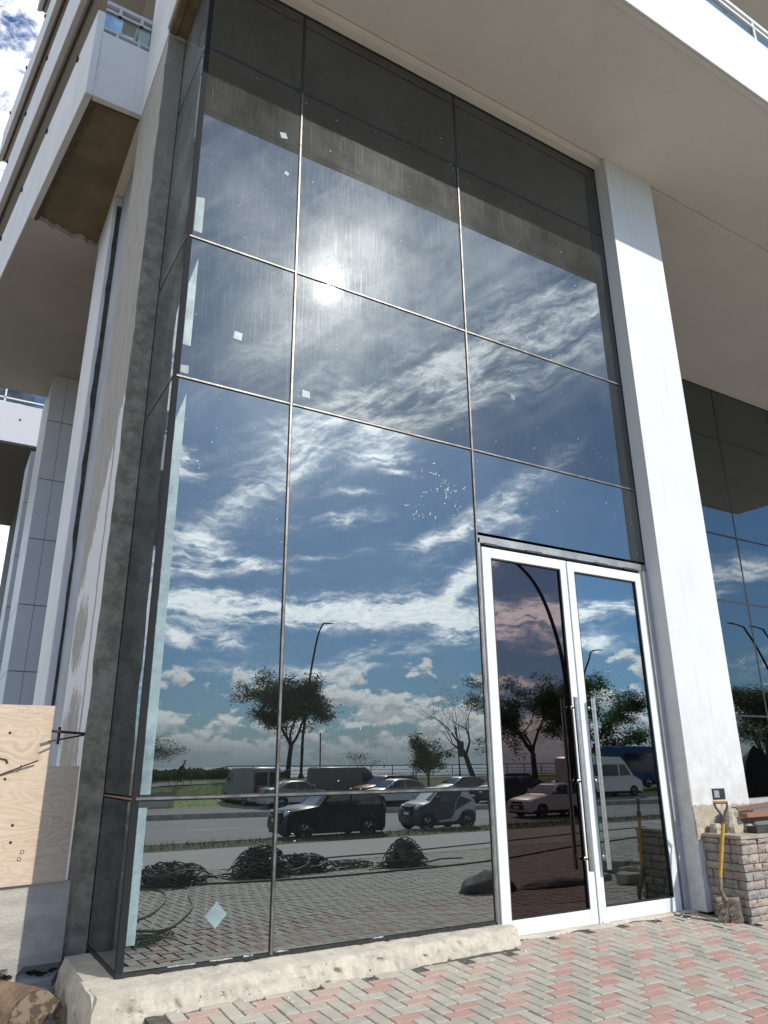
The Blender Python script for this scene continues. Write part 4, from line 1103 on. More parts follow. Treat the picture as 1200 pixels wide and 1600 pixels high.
def heap(name, label, cat, cx, cy, rx, ry, h, seed, mm, ang=0):
    b = MB(); ni, nj = 9, 22
    for i in range(ni+1):
        t = i/ni
        for j in range(nj):
            a = 2*pi*j/nj; k = (1-t**2.2)*(1+.28*noise.noise(Vector((cos(a)*1.7+seed, sin(a)*1.7, t*2))))
            x, y = rx*cos(a)*k, ry*sin(a)*k; zz = h*t*(1+.25*noise.noise(Vector((x*4+seed, y*4, 1))))
            b.v.append((cx+x*cos(ang)-y*sin(ang), cy+x*sin(ang)+y*cos(ang), gz(cy+y)+zz))
    for i in range(ni):
        for j in range(nj): a = i*nj+j; c = i*nj+(j+1)%nj; b.f.append((a, c, c+nj, a+nj))
    b.f.append(tuple(ni*nj+j for j in range(nj)))
    return tag(b.build(name, mm, smooth=True), label, cat)
SACK = mat('black_sacking', (.03,.03,.03), (.055,.052,.05), 8, .7, bump=.4)
heap('sack', 'slumped black sack standing by the door frame, mirrored in the glass', 'sack', 5.15,-2.75,.42,.26,.26,3,SACK,.2)
heap('folded_tarp', 'long folded dark tarp lying on the pavers in front of the door', 'tarp', 6.25,-2.55,.72,.20,.10,9,SACK,.12)

# ------------------------------------------------------------------ vehicles
TYRE = mat('tyre_rubber', (.018,.018,.018), rough=.8); RIM = mat('alloy_rim', (.45,.45,.46), rough=.35, metal=.8)
CGL = mat('car_glass', (.012,.016,.018), rough=.04, spec=.9); LAMP = mat('headlamp_lens', (.55,.57,.58), rough=.12, spec=.8); TAIL = mat('tail_lamp', (.32,.015,.012), rough=.2)
TRIM = mat('black_plastic', (.02,.02,.021), rough=.6); PLATE = mat('number_plate', (.6,.6,.58), rough=.5)
def paint(name, c, metal=.2): return mat(name, c, rough=.36, metal=metal, coat=.12, spec=.3)
PROF = {
 'mini': dict(L=3.95, W=1.78, r=.32, wx=(.74,3.18), out=[(0,.34),(.0,.58),(.06,.80),(.20,.93),(.95,1.05),(1.22,1.08),(1.62,1.42),(1.78,1.475),(2.4,1.50),(3.55,1.47),(3.72,1.40),(3.86,1.02),(3.95,.92),(3.95,.42)],
      ws=((1.27,1.10),(1.66,1.435)), rw=((3.74,1.36),(3.85,1.05)), side=[[(1.38,1.09),(1.78,1.40),(2.50,1.42),(2.46,1.07)],[(2.52,1.07),(2.56,1.42),(3.50,1.40),(3.66,1.30),(3.68,1.06)]]),
 'city': dict(L=2.72, W=1.62, r=.31, wx=(.46,2.28), out=[(.02,.32),(.0,.62),(.08,.84),(.30,.97),(.55,1.03),(1.08,1.46),(1.28,1.53),(2.05,1.54),(2.30,1.48),(2.55,1.08),(2.70,.96),(2.72,.42)],
      ws=((.62,1.07),(1.07,1.43)), rw=((2.34,1.42),(2.54,1.12)), side=[[(.82,1.06),(1.20,1.42),(1.92,1.46),(2.02,1.30),(1.72,1.02)],[(2.05,1.30),(2.12,1.44),(2.24,1.42),(2.36,1.16)]]),
 'hatch': dict(L=4.15, W=1.74, r=.31, wx=(.82,3.38), out=[(.03,.28),(.0,.50),(.06,.70),(.25,.82),(1.05,.96),(1.22,1.0),(1.85,1.38),(2.1,1.46),(2.9,1.47),(3.5,1.36),(3.82,1.08),(4.08,.98),(4.15,.80),(4.15,.34)],
      ws=((1.27,1.03),(1.88,1.385)), rw=((3.52,1.33),(3.82,1.09)), side=[[(1.45,1.01),(2.02,1.37),(2.52,1.39),(2.48,.99)],[(2.55,.99),(2.59,1.39),(3.05,1.38),(3.42,1.28),(3.62,1.06)]]),
 'sedan': dict(L=4.45, W=1.76, r=.31, wx=(.85,3.5), out=[(.03,.28),(.0,.50),(.06,.68),(.25,.78),(1.1,.92),(1.3,.96),(1.95,1.36),(2.2,1.43),(2.9,1.43),(3.3,1.34),(3.8,1.08),(4.35,1.02),(4.45,.85),(4.45,.36)],
      ws=((1.35,1.0),(1.98,1.36)), rw=((3.32,1.31),(3.78,1.10)), side=[[(1.52,.98),(2.08,1.34),(2.62,1.36),(2.58,.97)],[(2.65,.97),(2.68,1.36),(3.1,1.33),(3.5,1.08)]]),
 'suv': dict(L=4.35, W=1.82, r=.34, wx=(.82,3.45), out=[(.03,.34),(.0,.60),(.06,.84),(.25,.98),(1.1,1.1),(1.25,1.12),(1.8,1.55),(2.05,1.63),(3.8,1.62),(4.05,1.52),(4.28,1.1),(4.35,.9),(4.35,.42)],
      ws=((1.3,1.15),(1.82,1.55)), rw=((4.07,1.48),(4.26,1.14)), side=[[(1.45,1.12),(1.95,1.52),(2.6,1.54),(2.56,1.1)],[(2.63,1.1),(2.66,1.54),(3.9,1.52),(4.05,1.14)]]),
 'van': dict(L=5.0, W=1.95, r=.34, wx=(.85,4.0), out=[(.03,.34),(.0,.70),(.08,.98),(.55,1.18),(.72,1.24),(1.28,1.95),(1.55,2.12),(4.85,2.14),(4.98,2.05),(5.0,.42)],
      ws=((.78,1.30),(1.28,1.92)), rw=None, side=[[(.98,1.28),(1.36,1.82),(1.85,1.84),(1.85,1.25)]]),
 'minibus': dict(L=6.6, W=2.05, r=.36, wx=(1.0,5.0), out=[(.03,.36),(.0,.75),(.1,1.05),(.70,1.30),(.92,1.38),(1.62,2.30),(2.0,2.62),(6.4,2.68),(6.58,2.55),(6.6,.42)],
      ws=((1.0,1.46),(1.62,2.26)), rw=None, side=[[(1.20,1.42),(1.72,2.10),(2.22,2.12),(2.22,1.38)],[(2.40,1.38),(2.40,2.12),(4.25,2.12),(4.25,1.38)],[(4.35,1.38),(4.35,2.12),(6.35,2.12),(6.35,1.38)]]),
 'bus': dict(L=11.5, W=2.5, r=.48, wx=(2.4,8.6), out=[(.05,.34),(.0,.9),(.02,2.7),(.25,3.05),(.6,3.15),(11.2,3.15),(11.45,3.0),(11.5,.4)],
      ws=None, rw=None, side=[[(.3,1.2),(.3,2.6),(2.2,2.6),(2.2,1.2)],[(2.35,1.2),(2.35,2.6),(6.2,2.6),(6.2,1.2)],[(6.35,1.2),(6.35,2.6),(11.0,2.6),(11.0,1.2)]]),
}
def vehicle(kind, name, label, cat, x, y, z, rot, pm, group=None, extra=None):
    p = PROF[kind]; L, W, r = p['L'], p['W'], p['r']; H = max(q[1] for q in p['out']); belt = 1.0 if H < 1.8 else 1.3
    t = thing(name, label, cat, (0,0,0), group)
    def wy(zz): return W/2*(1-.16*max(0, (zz-belt))/(H-belt)) if H < 1.8 else W/2*(1-.06*max(0, zz-belt)/(H-belt))
    out = list(p['out']); poly = [q for q in out]
    zl = out[-1][1]; bot = []
    for wx in (p['wx'][1], p['wx'][0]):
        R = r+.055
        for k in range(9):
            a = pi*k/8; xx = wx+R*cos(a); zz = r+R*sin(a)*.98
            bot.append((xx, max(zz, .24)))
    poly = poly+[(L-.03,.25)]+bot+[(.06,.25)]
    b = MB(); n = len(poly)
    ys = [-1,-.93,-.5,0,.5,.93,1]
    def sh(q, s):   # rounded plan corners and crowned top
        xx, zz = q; e = abs(s)
        xx2 = L/2+(xx-L/2)*(1-(.045 if e > .9 else .012 if e > .4 else 0)*(1 if (xx < .5 or xx > L-.4) else .25))
        zz2 = zz-(.035 if e > .95 else .012 if e > .9 else 0)*(1 if zz > .6 else 0)
        return xx2, zz2
    for s_ in ys:
        for q in poly:
            xx, zz = sh(q, s_); yy = s_*wy(zz)
            if abs(s_) == 1: yy = s_*(wy(zz)-(.0 if .55 < zz < belt+.1 else .02))
            b.v.append((xx, yy, zz))
    m_ = len(ys)
    for i in range(m_-1):
        for j in range(n):
            a = i*n+j; c = i*n+(j+1)%n; b.f.append((a, a+n, c+n, c))
    b.f.append(tuple(range(n))); b.f.append(tuple((m_-1)*n+j for j in reversed(range(n))))
    body = b.build('body', pm, t, smooth=True)
    # dark wheel housings and sill
    b = MB(); b.box(.12,-W/2+.12,.18,L-.12,W/2-.12,.62); b.build('underbody', TRIM, t)
    # glass
    for poly_ in p['side']:
        for s_ in (1, -1):
            b = MB(); k = len(poly_)
            b.v = [(q[0], s_*(wy(q[1])+.004), q[1]) for q in poly_]+[(q[0], s_*(wy(q[1])-.03), q[1]) for q in poly_]
            b.f = [tuple(range(k))]+[(i, (i+1)%k, k+(i+1)%k, k+i) for i in range(k)]
            b.build('side_window', CGL, t)
    for nm, w_ in (('windscreen', p['ws']), ('rear_window', p['rw'])):
        if not w_: continue
        (xa, za), (xb, zb) = w_; nx_, nz_2 = (zb-za), -(xb-xa); l = math.hypot(nx_, nz_2); s = -1 if nm == 'windscreen' else 1
        if nm == 'windscreen': nv = (-(zb-za)/l, (xb-xa)/l)
        else: nv = ((za-zb)/l, (xb-xa)/l)
        o_ = .012; b = MB(); wa, wb = wy(za)-.07, wy(zb)-.10
        if H > 1.8: wa, wb = wy(za)-.08, wy(zb)-.10
        P = [(xa+nv[0]*o_,-wa,za+nv[1]*o_),(xa+nv[0]*o_,wa,za+nv[1]*o_),(xb+nv[0]*o_,wb,zb+nv[1]*o_),(xb+nv[0]*o_,-wb,zb+nv[1]*o_)]
        b.quad(*P); Q = [(a[0]-nv[0]*.04,a[1],a[2]-nv[1]*.04) for a in P]
        for i in range(4): b.quad(P[i],Q[i],Q[(i+1)%4],P[(i+1)%4])
        b.build(nm, CGL, t)
    if kind == 'bus':
        b = MB(); b.box(-.02,-1.1,1.2,.03,1.1,2.7); b.build('windscreen', CGL, t)
    # wheels
    for wx in p['wx']:
        for s_ in (1, -1):
            c = (wx, s_*(W/2-.10), r); b = MB()
            b.lathe([(r*.62,-.10),(r*.96,-.10),(r,-.06),(r,.06),(r*.96,.10),(r*.62,.10)], c, 'y', 22); w = b.build('wheel', TYRE, t, smooth=True)
            b = MB(); o = .085*s_
            b.lathe([(r*.66,o-.02*s_),(r*.62,o),(r*.55,o-.03*s_),(r*.16,o-.02*s_),(.01,o)], c, 'y', 22); b.build('rim', RIM, w, smooth=True)
            b = MB()
            for k in range(5):
                a = k*2*pi/5; b.quad((c[0]+r*.2*cos(a-.5),c[1]+o*1.05,c[2]+r*.2*sin(a-.5)),(c[0]+r*.2*cos(a+.5),c[1]+o*1.05,c[2]+r*.2*sin(a+.5)),(c[0]+r*.56*cos(a+.36),c[1]+o*1.0,c[2]+r*.56*sin(a+.36)),(c[0]+r*.56*cos(a-.02),c[1]+o*1.0,c[2]+r*.56*sin(a-.02)))
            b.build('rim_opening', TYRE, w)
    # lamps, grille, plates, mirrors
    zf = .62 if H < 1.5 else .78
    for s_ in (1, -1):
        b = MB(); b.lathe([(.0,-.03),(.10,-.015),(.125,.03),(.125,.16)], (.09,s_*(W/2-.25),zf+.04), 'x', 14); b.v = [(q[0]+.06*abs(q[1])/W, q[1], zf+.04+(q[2]-zf-.04)*.8) for q in b.v]; b.build('headlight', LAMP, t, smooth=True)
        b = MB(); b.box(L-.10,s_*(W/2-.22)-.10,zf+.02,L+.012,s_*(W/2-.22)+.10,zf+.30); b.build('tail_light', TAIL, t, bevel=.02)
        xm = (p['ws'][0][0]+.28) if p['ws'] else .3
        zm = belt+.08; b = MB(); b.box(xm-.06,s_*(W/2-.02)+(0 if s_>0 else -.18),zm,xm+.08,s_*(W/2-.02)+(.18 if s_>0 else 0),zm+.14); b.build('mirror', pm, t, bevel=.025)
    b = MB(); b.box(-.012,-W*.27,zf-.26,.1,W*.27,zf-.06); b.box(-.005,-W*.22,zf+.0,.12,W*.22,zf+.09); b.build('grille', TRIM, t, bevel=.01)
    b = MB(); b.box(-.022,-.2,zf-.22,-.008,.2,zf-.12); b.build('number_plate', PLATE, t)
    b = MB(); b.box(.3,-W/2-.004,.24,L-.3,W/2+.004,.33)
    bb_ = b.build('sill_trim', TRIM, t)
    if extra: extra(t, p, wy)
    t.location = (x, y, z); t.rotation_euler = (0,0,rot)
    return t
def rails(t, p, wy):
    for s_ in (1, -1):
        b = MB(); b.tube([(2.0,s_*.62,1.63),(2.15,s_*.62,1.69),(3.7,s_*.62,1.69),(3.85,s_*.62,1.63)], .018, 6); b.build('roof_rail', RIM, t)
def panel(t, p, wy):
    for s_ in (1, -1):
        b = MB(); P = [(1.74,1.0),(2.06,1.30),(2.14,1.52),(2.30,1.47),(2.54,1.08),(2.66,.95),(2.60,.62),(2.48,.70),(2.28,.72),(2.02,.66),(1.86,.42),(1.70,.32),(.95,.30),(.95,.36),(1.52,.42),(1.66,.6)]
        k = len(P); b.v = [(q[0], s_*(wy(q[1])+.006), q[1]) for q in P]; b.f = [tuple(range(k))]
        o = b.build('quarter_panel', paint('silver_paint', (.42,.43,.43), .5), t); o['label'] = 'silver rear quarter panel'
BLK, DGR = paint('black_paint', (.012,.013,.014)), paint('dark_grey_paint', (.05,.052,.055))
WHT, SIL, RED = paint('white_car_paint', (.62,.62,.60), 0), paint('silver_paint', (.42,.43,.43), .5), paint('dark_red_paint', (.16,.012,.014))
BLU = paint('blue_bus_paint', (.012,.055,.14), 0); GRV = paint('grey_van_paint', (.17,.175,.175), 0)
RZ = -.95; BZ = -.80
PK = 'vehicles parked along the road'
vehicle('mini','parked_car','black compact car parked at the verge, left of the two-tone city car','car', 9.35,-19.7,RZ,.03,BLK)
vehicle('city','parked_car','tiny two-tone black and silver city car parked at the verge','car', 14.95,-20.1,RZ,.06,DGR,extra=panel)
vehicle('hatch','parked_car','white hatchback with sunlit bonnet, mirrored in the brown-tinted door','car', 22.75,-22.85,RZ,.05,WHT)
vehicle('hatch','parked_car','silver hatchback parked past the road, between the black car and the city car','car', 20.25,-33.4,BZ,.06,SIL)
def rear_doors(t, p, wy):
    for s_ in (1, -1):
        b = MB(); b.box(4.99,min(s_*.08,s_*.82),1.15,5.006,max(s_*.08,s_*.82),1.85); b.build('rear_window', CGL, t)
vehicle('van','parked_van','white van seen from behind, leftmost of the parked row','van', 16.1,-42.6,BZ,pi/2-.05,paint('dull_white_paint', (.34,.34,.33), 0),extra=rear_doors)
vehicle('sedan','parked_car','pale sedan behind the black compact car, next to the white van','car', 18.3+1.2,-35.2,BZ,pi+.04,SIL)
vehicle('van','parked_van','long grey panel van behind the dark red car','van', 25.0,-39.2,BZ,pi+.04,GRV)
vehicle('suv','parked_car','dark red car with roof rails in front of the grey van','car', 21.2,-36.0,BZ,.04,RED,extra=rails)
vehicle('hatch','parked_car','silver-blue hatchback with bright windscreen near the green sign','car', 27.7,-37.2,BZ,.10,paint('blue_silver_paint', (.20,.24,.28), .4))
vehicle('suv','parked_car','dark grey car parked between the silver-blue hatchback and the door','car', 30.6,-36.2,BZ,.10,DGR)
vehicle('hatch','parked_car','dark grey hatchback behind the two-tone city car','car', 27.5,-32.4,BZ,.02,DGR)
vehicle('sedan','parked_car','black sedan mirrored behind the white hatchback in the tinted door','car', 29.2,-33.0,BZ,.03,BLK)
vehicle('suv','parked_car','black car with glinting roof farther along, mirrored at the handle of the tinted door','car', 38.6,-37.0,BZ,.02,BLK)
vehicle('minibus','minibus','white high-roof minibus with dark windows, mirrored in the right door','minibus', 43.2,-33.9,BZ,pi+.03,WHT)
vehicle('bus','bus','blue bus standing behind the white minibus','bus', 57.5,-38.6,-.45,pi,BLU)

# ------------------------------------------------------------------ promenade furniture
DK = mat('dark_green_metal', (.02,.026,.026), rough=.8, spec=.2)
RAIL = thing('promenade_railing', 'dark metal railing along the top of the grassy promenade slope', 'railing', (20,-59,.4))
def rz(x): return 1.40+.0*x
pts = [(18.6,-59,.72),(21.3,-59,1.42)]+[(x,-59,1.42) for x in (40,60,90,120)]
b = MB(); b.tube(pts, .045, 6); b.build('handrail', DK, RAIL)
for dz in (.38,.70):
    b = MB(); b.tube([(p[0],p[1],p[2]-dz*(1 if i else .5)) for i, p in enumerate(pts)], .022, 5); b.build('mid_rail', DK, RAIL)
x = 18.8
while x < 110:
    zt = 1.42 if x > 21.3 else .72+(x-18.6)*.26
    b = MB(); b.box(x-.03,-59.03,slopez(x,-59)-.2,x+.03,-58.97,zt); b.build('post', DK, RAIL); x += 2.4
def lamp(label, pts, r0_, r1_, head, grp='street lamps', armdir=(1,0)):
    P = []; n = len(pts)
    for i in range(n-1):
        p0, p1, p2, p3 = [Vector(pts[k]) for k in (max(i-1,0), i, i+1, min(i+2,n-1))]
        for k in range(5):
            t = k/5; P.append(.5*((2*p1)+(-p0+p2)*t+(2*p0-5*p1+4*p2-p3)*t*t+(-p0+3*p1-3*p2+p3)*t**3))
    P.append(Vector(pts[-1])); m_ = len(P); rs = [r0_+(r1_-r0_)*i/(m_-1) for i in range(m_)]
    t = thing('street_lamp', label, 'street lamp', pts[0], grp)
    b = MB(); b.tube(P, rs, 8); b.build('pole', DK, t, smooth=True)
    if head:
        e = P[-1]; d = (P[-1]-P[-2]).normalized(); d.z = max(-.1, min(.2, d.z)); s_ = head
        b = MB(); b.tube([e-d*.1*s_, e+d*.25*s_, e+d*.9*s_], [.06*s_,.14*s_,.07*s_], 8); b.v = [(p[0],p[1],e.z+(p[2]-e.z)*.5) for p in b.v]; b.build('lamp_head', DK, t, smooth=True)
    b = MB(); p0 = P[0]; b.lathe([(r0_*2.2,0),(r0_*2.2,.12),(r0_*1.1,.5)], (p0.x,p0.y,p0.z), 'z', 10); b.build('base', DK, t)
    return t
lamp('tall curved street lamp rising behind the leafy tree in the middle pane', [(26.9,-56,.3),(27.0,-56,3.5),(27.32,-56,6.65),(27.63,-56,9.5),(28.26,-56,12.74),(28.75,-56,13.9),(29.0,-56,14.05)], .14,.06, 1.0)
lamp('huge near arc of a street lamp, mirrored across the tinted door', [(25.5,-22,-.9),(25.63,-22,1.2),(25.8,-22,4.2),(25.68,-22,6.1),(25.34,-22,7.7),(24.73,-22,9.28),(23.97,-22,10.37),(23.0,-22,11.1),(22.3,-22,11.4)], .12,.07, 1.0)
lamp('street lamp with bent head above the trees, mirrored in the right door', [(55.2,-50,-.3),(55.5,-50,6),(55.79,-50,9.7),(56.8,-50,11.72),(57.2,-50,12.5),(58.0,-50,12.75)], .13,.06, 1.0)
for (xx, lab) in ((93.0,'first of the two distant street lamps mirrored in the recessed facade'),(97.6,'second, partly cropped lamp mirrored in the recessed facade')):
    lamp(lab, [(xx+8,-50,0),(xx+7.6,-50,10),(xx+5,-50,15.6),(xx+2.3,-50,19.0),(xx+1.8,-50,19.4),(xx+.2,-50,19.6)], .2,.09, 1.6)
b = MB(); b.tube([(29.7,-58,.3),(29.66,-58,4.3)], .06, 6); tag(b.build('thin_post', DK), 'thin dark post right of the leafy tree and curved lamp', 'post')
b = MB(); b.tube([(39.6,-50,-.1),(39.3,-50,4.6)], .055, 6)
tag(b.build('thin_post', DK), 'thin pole beside the green sign, under the bare tree', 'post')
SG = thing('banner_sign', 'narrow dark green banner sign on a thin pole, beyond the parked cars', 'sign', (33.6,-42,-.5))
b = MB(); b.tube([(33.6,-42,-.6),(33.6,-42,3.15)], .035, 6); b.build('pole', DK, SG)
b = MB(); b.box(33.62,-42.02,1.98,34.10,-41.98,3.12); b.build('banner', mat('green_banner', (.02,.07,.045), rough=.6), SG)
for (x, l) in ((28.2,'left'),(29.3,'right')):
    b = MB(); b.lathe([(.24,0),(.26,.2),(.26,.62),(.22,.7),(.0,.72)], (x,-50,slopez(x,-50)+.1), 'z', 12)
    tag(b.build('litter_bin', DK), 'squat dark litter bin on the grass, %s of the pair by the round tree' % l, 'bin', 'litter bins on the grass')
b = MB(); b.box(8.2,-40.3,-.82,11.3,-40.0,.05); b.box(11.3,-40.35,-.82,11.6,-39.95,.12); tag(b.build('low_planter_wall', mat('pale_planter', (.42,.42,.39), rough=.9), bevel=.02), 'low pale planter wall at the road edge, below the cyclist', 'wall')

# cyclist
def skin_body(name, verts, edges, radii, m, parent, sub=2):
    me = bpy.data.meshes.new(name); me.from_pydata(verts, edges, []); me.materials.append(m)
    o = bpy.data.objects.new(name, me); COL.objects.link(o); o.parent = parent
    sk = o.modifiers.new('skin', 'SKIN'); sk.use_smooth_shade = True
    for i, r in enumerate(radii): me.skin_vertices[0].data[i].radius = (r, r)
    me.skin_vertices[0].data[0].use_root = True
    s = o.modifiers.new('sub', 'SUBSURF'); s.levels = s.render_levels = sub
    return o
CY = thing('bicycle', 'dark bicycle ridden along the promenade path', 'bicycle', (13.2,-50.9,0))
zb = slopez(13.2,-50.9)+.05
bx0 = 14.9; by0 = -50.9
b0 = MB()
for wx in (bx0-.52, bx0+.52):
    b = MB(); P = [(wx+.34*cos(a*2*pi/20), by0, zb+.35+.34*sin(a*2*pi/20)) for a in range(21)]; b.tube(P, .022, 6, cap=False); w = b.build('wheel', TYRE, CY)
    b = MB()
    for k in range(8): b.tube([(wx,by0,zb+.35),(wx+.33*cos(k*pi/4),by0,zb+.35+.33*sin(k*pi/4))], .004, 3)
    b.build('spokes', RIM, w)
rw, fw_, bb1, seat, head = (bx0-.52,by0,zb+.35), (bx0+.52,by0,zb+.35), (bx0-.08,by0,zb+.30), (bx0-.22,by0,zb+.82), (bx0+.36,by0,zb+.84)
b = MB()
for a, c in ((rw,bb1),(bb1,seat),(seat,rw),(bb1,head),(seat,head),(head,fw_)): b.tube([a,c], .018, 6)
b.build('frame', DK, CY)
b = MB(); b.tube([(head[0],by0-.28,zb+1.0),(head[0]+.06,by0-.2,zb+1.0),(head[0],by0,zb+.97),(head[0]+.06,by0+.2,zb+1.0),(head[0],by0+.28,zb+1.0)], .015, 6); b.tube([head,(head[0],by0,zb+.98)], .015, 6); b.build('handlebar', DK, CY)
b = MB(); b.box(seat[0]-.14,by0-.07,zb+.88,seat[0]+.12,by0+.07,zb+.93); b.tube([seat,(seat[0],by0,zb+.9)], .014, 6); b.build('saddle', TRIM, CY, bevel=.02)
PR = thing('person', 'cyclist in dark clothes leaning over the handlebar on the promenade', 'person', (seat[0],by0,zb))
hp = Vector((seat[0],0,.98-.0)); 
V = [(0,0,.98),(.10,0,1.15),(.24,0,1.34),(.34,0,1.45),(.40,0,1.53),(.46,0,1.66),
     (.30,.19,1.38),(.44,.24,1.16),(.58,.24,1.04),(.62,.25,1.01), (.30,-.19,1.38),(.44,-.24,1.16),(.58,-.24,1.04),(.62,-.25,1.01),
     (.02,.10,.94),(.36,.11,.72),(.18,.11,.32),(.30,.11,.27), (.02,-.10,.94),(.30,-.11,.88),(.24,-.11,.50),(.37,-.11,.47)]
E_ = [(0,1),(1,2),(2,3),(3,4),(4,5),(2,6),(6,7),(7,8),(8,9),(2,10),(10,11),(11,12),(12,13),(0,14),(14,15),(15,16),(16,17),(0,18),(18,19),(19,20),(20,21)]
Rr = [.145,.14,.15,.07,.06,.105,.06,.048,.036,.035,.06,.048,.036,.035,.095,.07,.048,.045,.095,.07,.048,.045]
CLO = mat('dark_clothes', (.03,.032,.036), (.045,.045,.05), 6, .85)
skin_body('body', V, E_, Rr, CLO, PR)
b = MB(); b.lathe([(.0,.115),(.08,.09),(.115,.03),(.12,-.01)], (seat[0]+.45,by0,zb+1.70), 'z', 14); b.build('cap', CLO, PR, smooth=True)
CY.location = (0,0,0)
for ch in CY.children: ch.location = (0,0,0)
for o in list(CY.children_recursive):
    if o.type == 'MESH' and o.parent == CY: o.location = Vector((13.2,-50.9,0))-Vector((0,0,0))
CY.location = (0,0,0)

# ------------------------------------------------------------------ trees
BARK = mat('bark', (.075,.06,.045), (.045,.038,.03), 5, .95, bump=.4, bscale=10)
LEAVES = [mat('leaf_green', (.045,.085,.022), (.075,.12,.035), .9, .7), mat('leaf_olive', (.055,.075,.025), (.085,.10,.04), .9, .7)]
for m_ in LEAVES:
    g = NG(m_.node_tree); pb_ = m_.node_tree.nodes['Principled BSDF']; out_ = m_.node_tree.nodes['Material Output']
    tl = g.n('ShaderNodeBsdfTranslucent'); mx = g.n('ShaderNodeMixShader'); mx.inputs[0].default_value = .4
    tl.inputs[0].default_value = (.12,.20,.03,1)
    g.L.new(pb_.outputs[0], mx.inputs[1]); g.L.new(tl.outputs[0], mx.inputs[2]); g.L.new(mx.outputs[0], out_.inputs[0])
def tree(label, x, y, z, height, spread, trunk_h, seed, leaves=9000, leafsize=.16, lean=(0,0), bare=False, lm=0, tr=None, flat=1.0, grp='trees along the promenade', name='tree', clump=.5, wind=(0,0), split=4, gap=0):
    rnd = random.Random(seed); t = thing(name, label, 'tree', (x,y,z), grp)
    b = MB(); tips = []; R0 = tr or height*.022
    def grow(p, d, l, r, lev):
        P = [p]; rs = [r]; q = p.copy(); dd = d.copy(); n = 4
        for i in range(n):
            dd = (dd+Vector((rnd.gauss(0,.16), rnd.gauss(0,.16), rnd.gauss(.04,.10)))+Vector((wind[0], wind[1], 0))*.10).normalized()
            q = q+dd*l/n; P.append(q.copy()); rs.append(r*(1-.45*(i+1)/n))
        b.tube(P, rs, 6 if lev < 2 else (4 if lev < 4 else 3), cap=False)
        if lev >= 3 or (lev == 2 and not bare): tips.extend([(P[2], lev), (P[-1], lev)])
        if lev < (6 if bare else 4):
            k = rnd.choice((2,3,3)) if lev else split
            for i in range(k):
                a = 2*pi*(i+rnd.random()*.8)/k; sp = rnd.uniform(.45,.85)*flat if lev else rnd.uniform(.40,.75)*flat
                u = dd.orthogonal().normalized(); w = dd.cross(u); nd = (dd+(u*cos(a)+w*sin(a))*sp*1.25).normalized()
                grow(P[-1] if i < 2 or lev == 0 else P[rnd.choice((2,3))], nd, l*rnd.uniform(.62,.85), rs[-1]*rnd.uniform(.62,.82), lev+1)
    l0 = (height-trunk_h)*.36
    base = Vector((x,y,z)); top = base+Vector((lean[0],lean[1],trunk_h))
    b.tube([base, base+(top-base)*.3+Vector((.03,.02,0)), base+(top-base)*.7, top], [R0*1.35,R0*1.05,R0*.95,R0*.9], 9)
    for i in range(split):
        a = 2*pi*(i+rnd.random()*.5)/split; sp = rnd.uniform(.35,.8)*flat
        grow(top-Vector((0,0,.1*i*trunk_h*.2)), Vector((cos(a)*sp+wind[0], sin(a)*sp+wind[1], 1)).normalized(), l0*rnd.uniform(.8,1.15), R0*.62, 1)
    # fit crown into the wanted height and spread
    vs = b.v; n_tr = 36
    mxz = max(v[2] for v in vs); mxr = max(abs(v[0]-top.x-wind[0]*2) for v in vs); kz = (height-trunk_h-(.3 if not bare else 0))/(mxz-top.z); kr = spread/2/mxr
    def fit(v):
        if v[2] <= top.z-.5*trunk_h: return v
        f = min(1, (v[2]-(top.z-.5*trunk_h))/(.5*trunk_h+.01)); fx_ = 1+(kr-1)*f
        return (top.x+(v[0]-top.x)*fx_, top.y+(v[1]-top.y)*fx_, top.z+(v[2]-top.z)*(kz if v[2] > top.z else 1))
    b.v = vs[:n_tr]+[fit(v) for v in vs[n_tr:]]
    b.build('trunk', BARK, t)
    tips = [(Vector(fit(p)), lv) for p, lv in tips]
    if leaves:
        cent = [Vector((rnd.uniform(-1,1), rnd.uniform(-1,1), rnd.uniform(-1,1)))*9 for _ in range(3)]
        keep = [q for q in tips if noise.noise(q[0]*(.9 if height > 6 else 1.8)+cent[0]) > -.22+gap]
        tips = keep or tips
        c = MB(); s_ = leafsize
        for k in range(leaves):
            p, lv = rnd.choice(tips); o = Vector((rnd.gauss(0,clump), rnd.gauss(0,clump), rnd.gauss(0,clump*.55)))
            q = p+o; a = rnd.random()*6.28; u = Vector((cos(a), sin(a), rnd.uniform(-.7,.5))).normalized(); w = u.cross(Vector((rnd.gauss(0,.5),rnd.gauss(0,.5),1))).normalized()
            l = s_*rnd.uniform(.6,1.3); n = len(c.v)
            c.v += [tuple(q-u*l*.5), tuple(q+w*l*.24), tuple(q+u*l*.5), tuple(q-w*l*.24)]; c.f.append((n,n+1,n+2,n+3))
        me = bpy.data.meshes.new('crown'); me.from_pydata([(p[0]-x,p[1]-y,p[2]-z) for p in c.v], [], c.f); me.materials.append(LEAVES[lm])
        o = bpy.data.objects.new('crown', me); COL.objects.link(o); o.parent = t
    return t
tree('leafy round-crowned tree in front of the curved lamp, behind the mullion', 26.45,-58,.30,9.3,8.4,2.9,17,26000,.28,lean=(.35,0),clump=.50,flat=.9,tr=.22)
tree('wind-swept thin tree at the far left by the glass corner', 12.9,-58,-.2,4.6,5.2,1.4,5,5000,.15,lean=(.5,0),clump=.30,wind=(.4,0),tr=.09)
tree('small sparse sapling between the curved lamp and the round tree', 26.0,-44,-.5,3.3,2.4,1.3,23,330,.17,clump=.22,tr=.04)
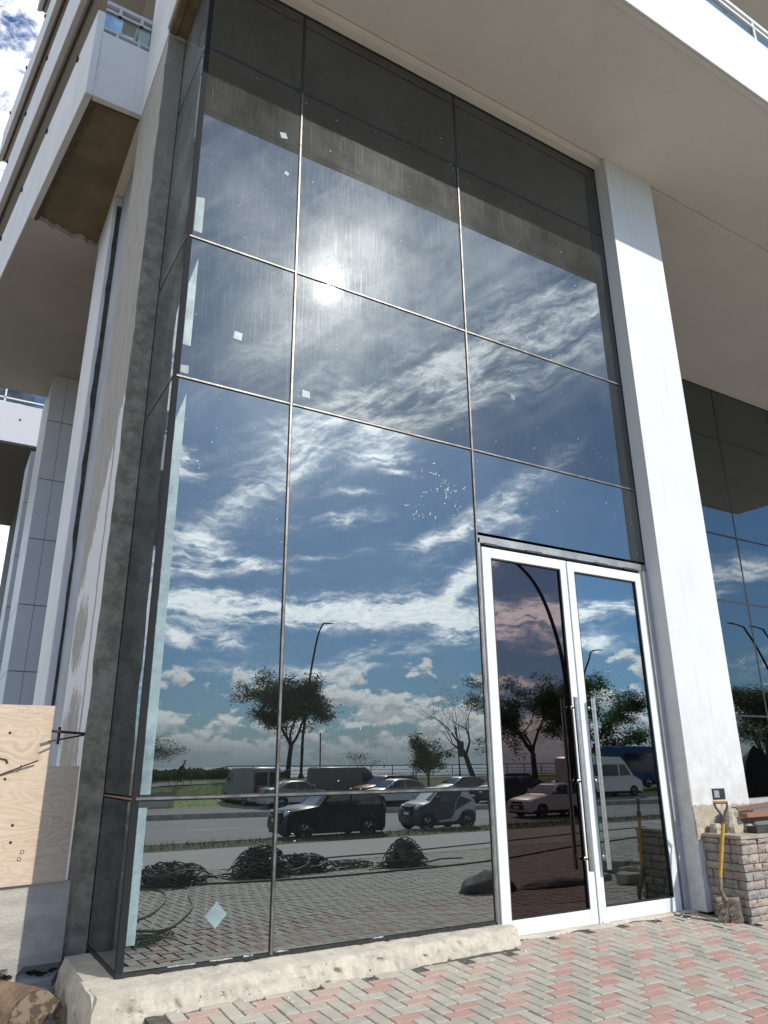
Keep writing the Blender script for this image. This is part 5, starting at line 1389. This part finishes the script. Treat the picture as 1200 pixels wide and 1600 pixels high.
tree('small round leafy tree beyond the city car', 30.9,-42.2,-.6,4.4,3.8,1.1,31,9000,.20,clump=.26,tr=.09,lm=1)
tree('large bare-branched tree leaning left beside the door frame', 38.9,-47,-.3,9.3,9.0,2.4,44,260,.14,bare=True,lean=(-.9,0),wind=(-.35,0),clump=.3,tr=.22)
tree('broad half-bare leafy tree mirrored in the tinted door', 44.6,-46,-.3,10.0,12.0,2.6,52,14000,.25,clump=.38,tr=.24,lm=1,flat=1.2)
tree('dense dark feathery tree mirrored in the right door above the minibus', 51.5,-46,-.3,9.7,13.0,2.4,61,30000,.27,clump=.50,tr=.25,flat=1.15)
tree('leafy tree mirrored low in the recessed facade', 57.5,-25.5,-.9,8.4,9.0,2.4,71,20000,.24,clump=.50,tr=.2)
tree('far leafy tree mirrored at the right edge of the recessed facade', 66.0,-27,-.9,8.8,9.0,2.4,75,16000,.24,clump=.50,tr=.2)
# dark hedge beyond the path at the far left
def bush(label, x0, x1, y0, y1, h, n, name='hedge', lm=0):
    b = MB(); rnd = random.Random(int(x0*7)+3)
    for k in range(n):
        x = rnd.uniform(x0,x1); y = rnd.uniform(y0,y1); hh = h*(.75+.45*noise.noise(Vector((x*.5,y*.5,1)))); z = slopez(x,max(y,-62))-.1+hh*rnd.random()**.5
        s_ = rnd.uniform(.08,.2); a = rnd.random()*6.3; w = rnd.uniform(-.6,.6)
        b.quad((x-s_*cos(a),y-s_*sin(a),z-s_*w),(x,y,z-s_*.5),(x+s_*cos(a),y+s_*sin(a),z+s_*w),(x,y+.02,z+s_*.6))
    return tag(b.build(name, LEAVES[lm]), label, name)
bush('dense dark hedge along the shore at the far left, behind the cyclist', 4, 22, -63, -56.5, .95, 14000)
bush('low weedy shrubs on the slope under the start of the railing', 18, 26, -58.8, -56.5, .7, 2500, 'shrub', 1)
heap('covered_motorcycle_heap', 'black sheet draped over a heap in front of the recessed facade', 'covered heap', 15.2,1.4,.9,.55,1.75,5,mat('black_sheet', (.01,.01,.011), rough=.7))['category'] = 'covered heap'
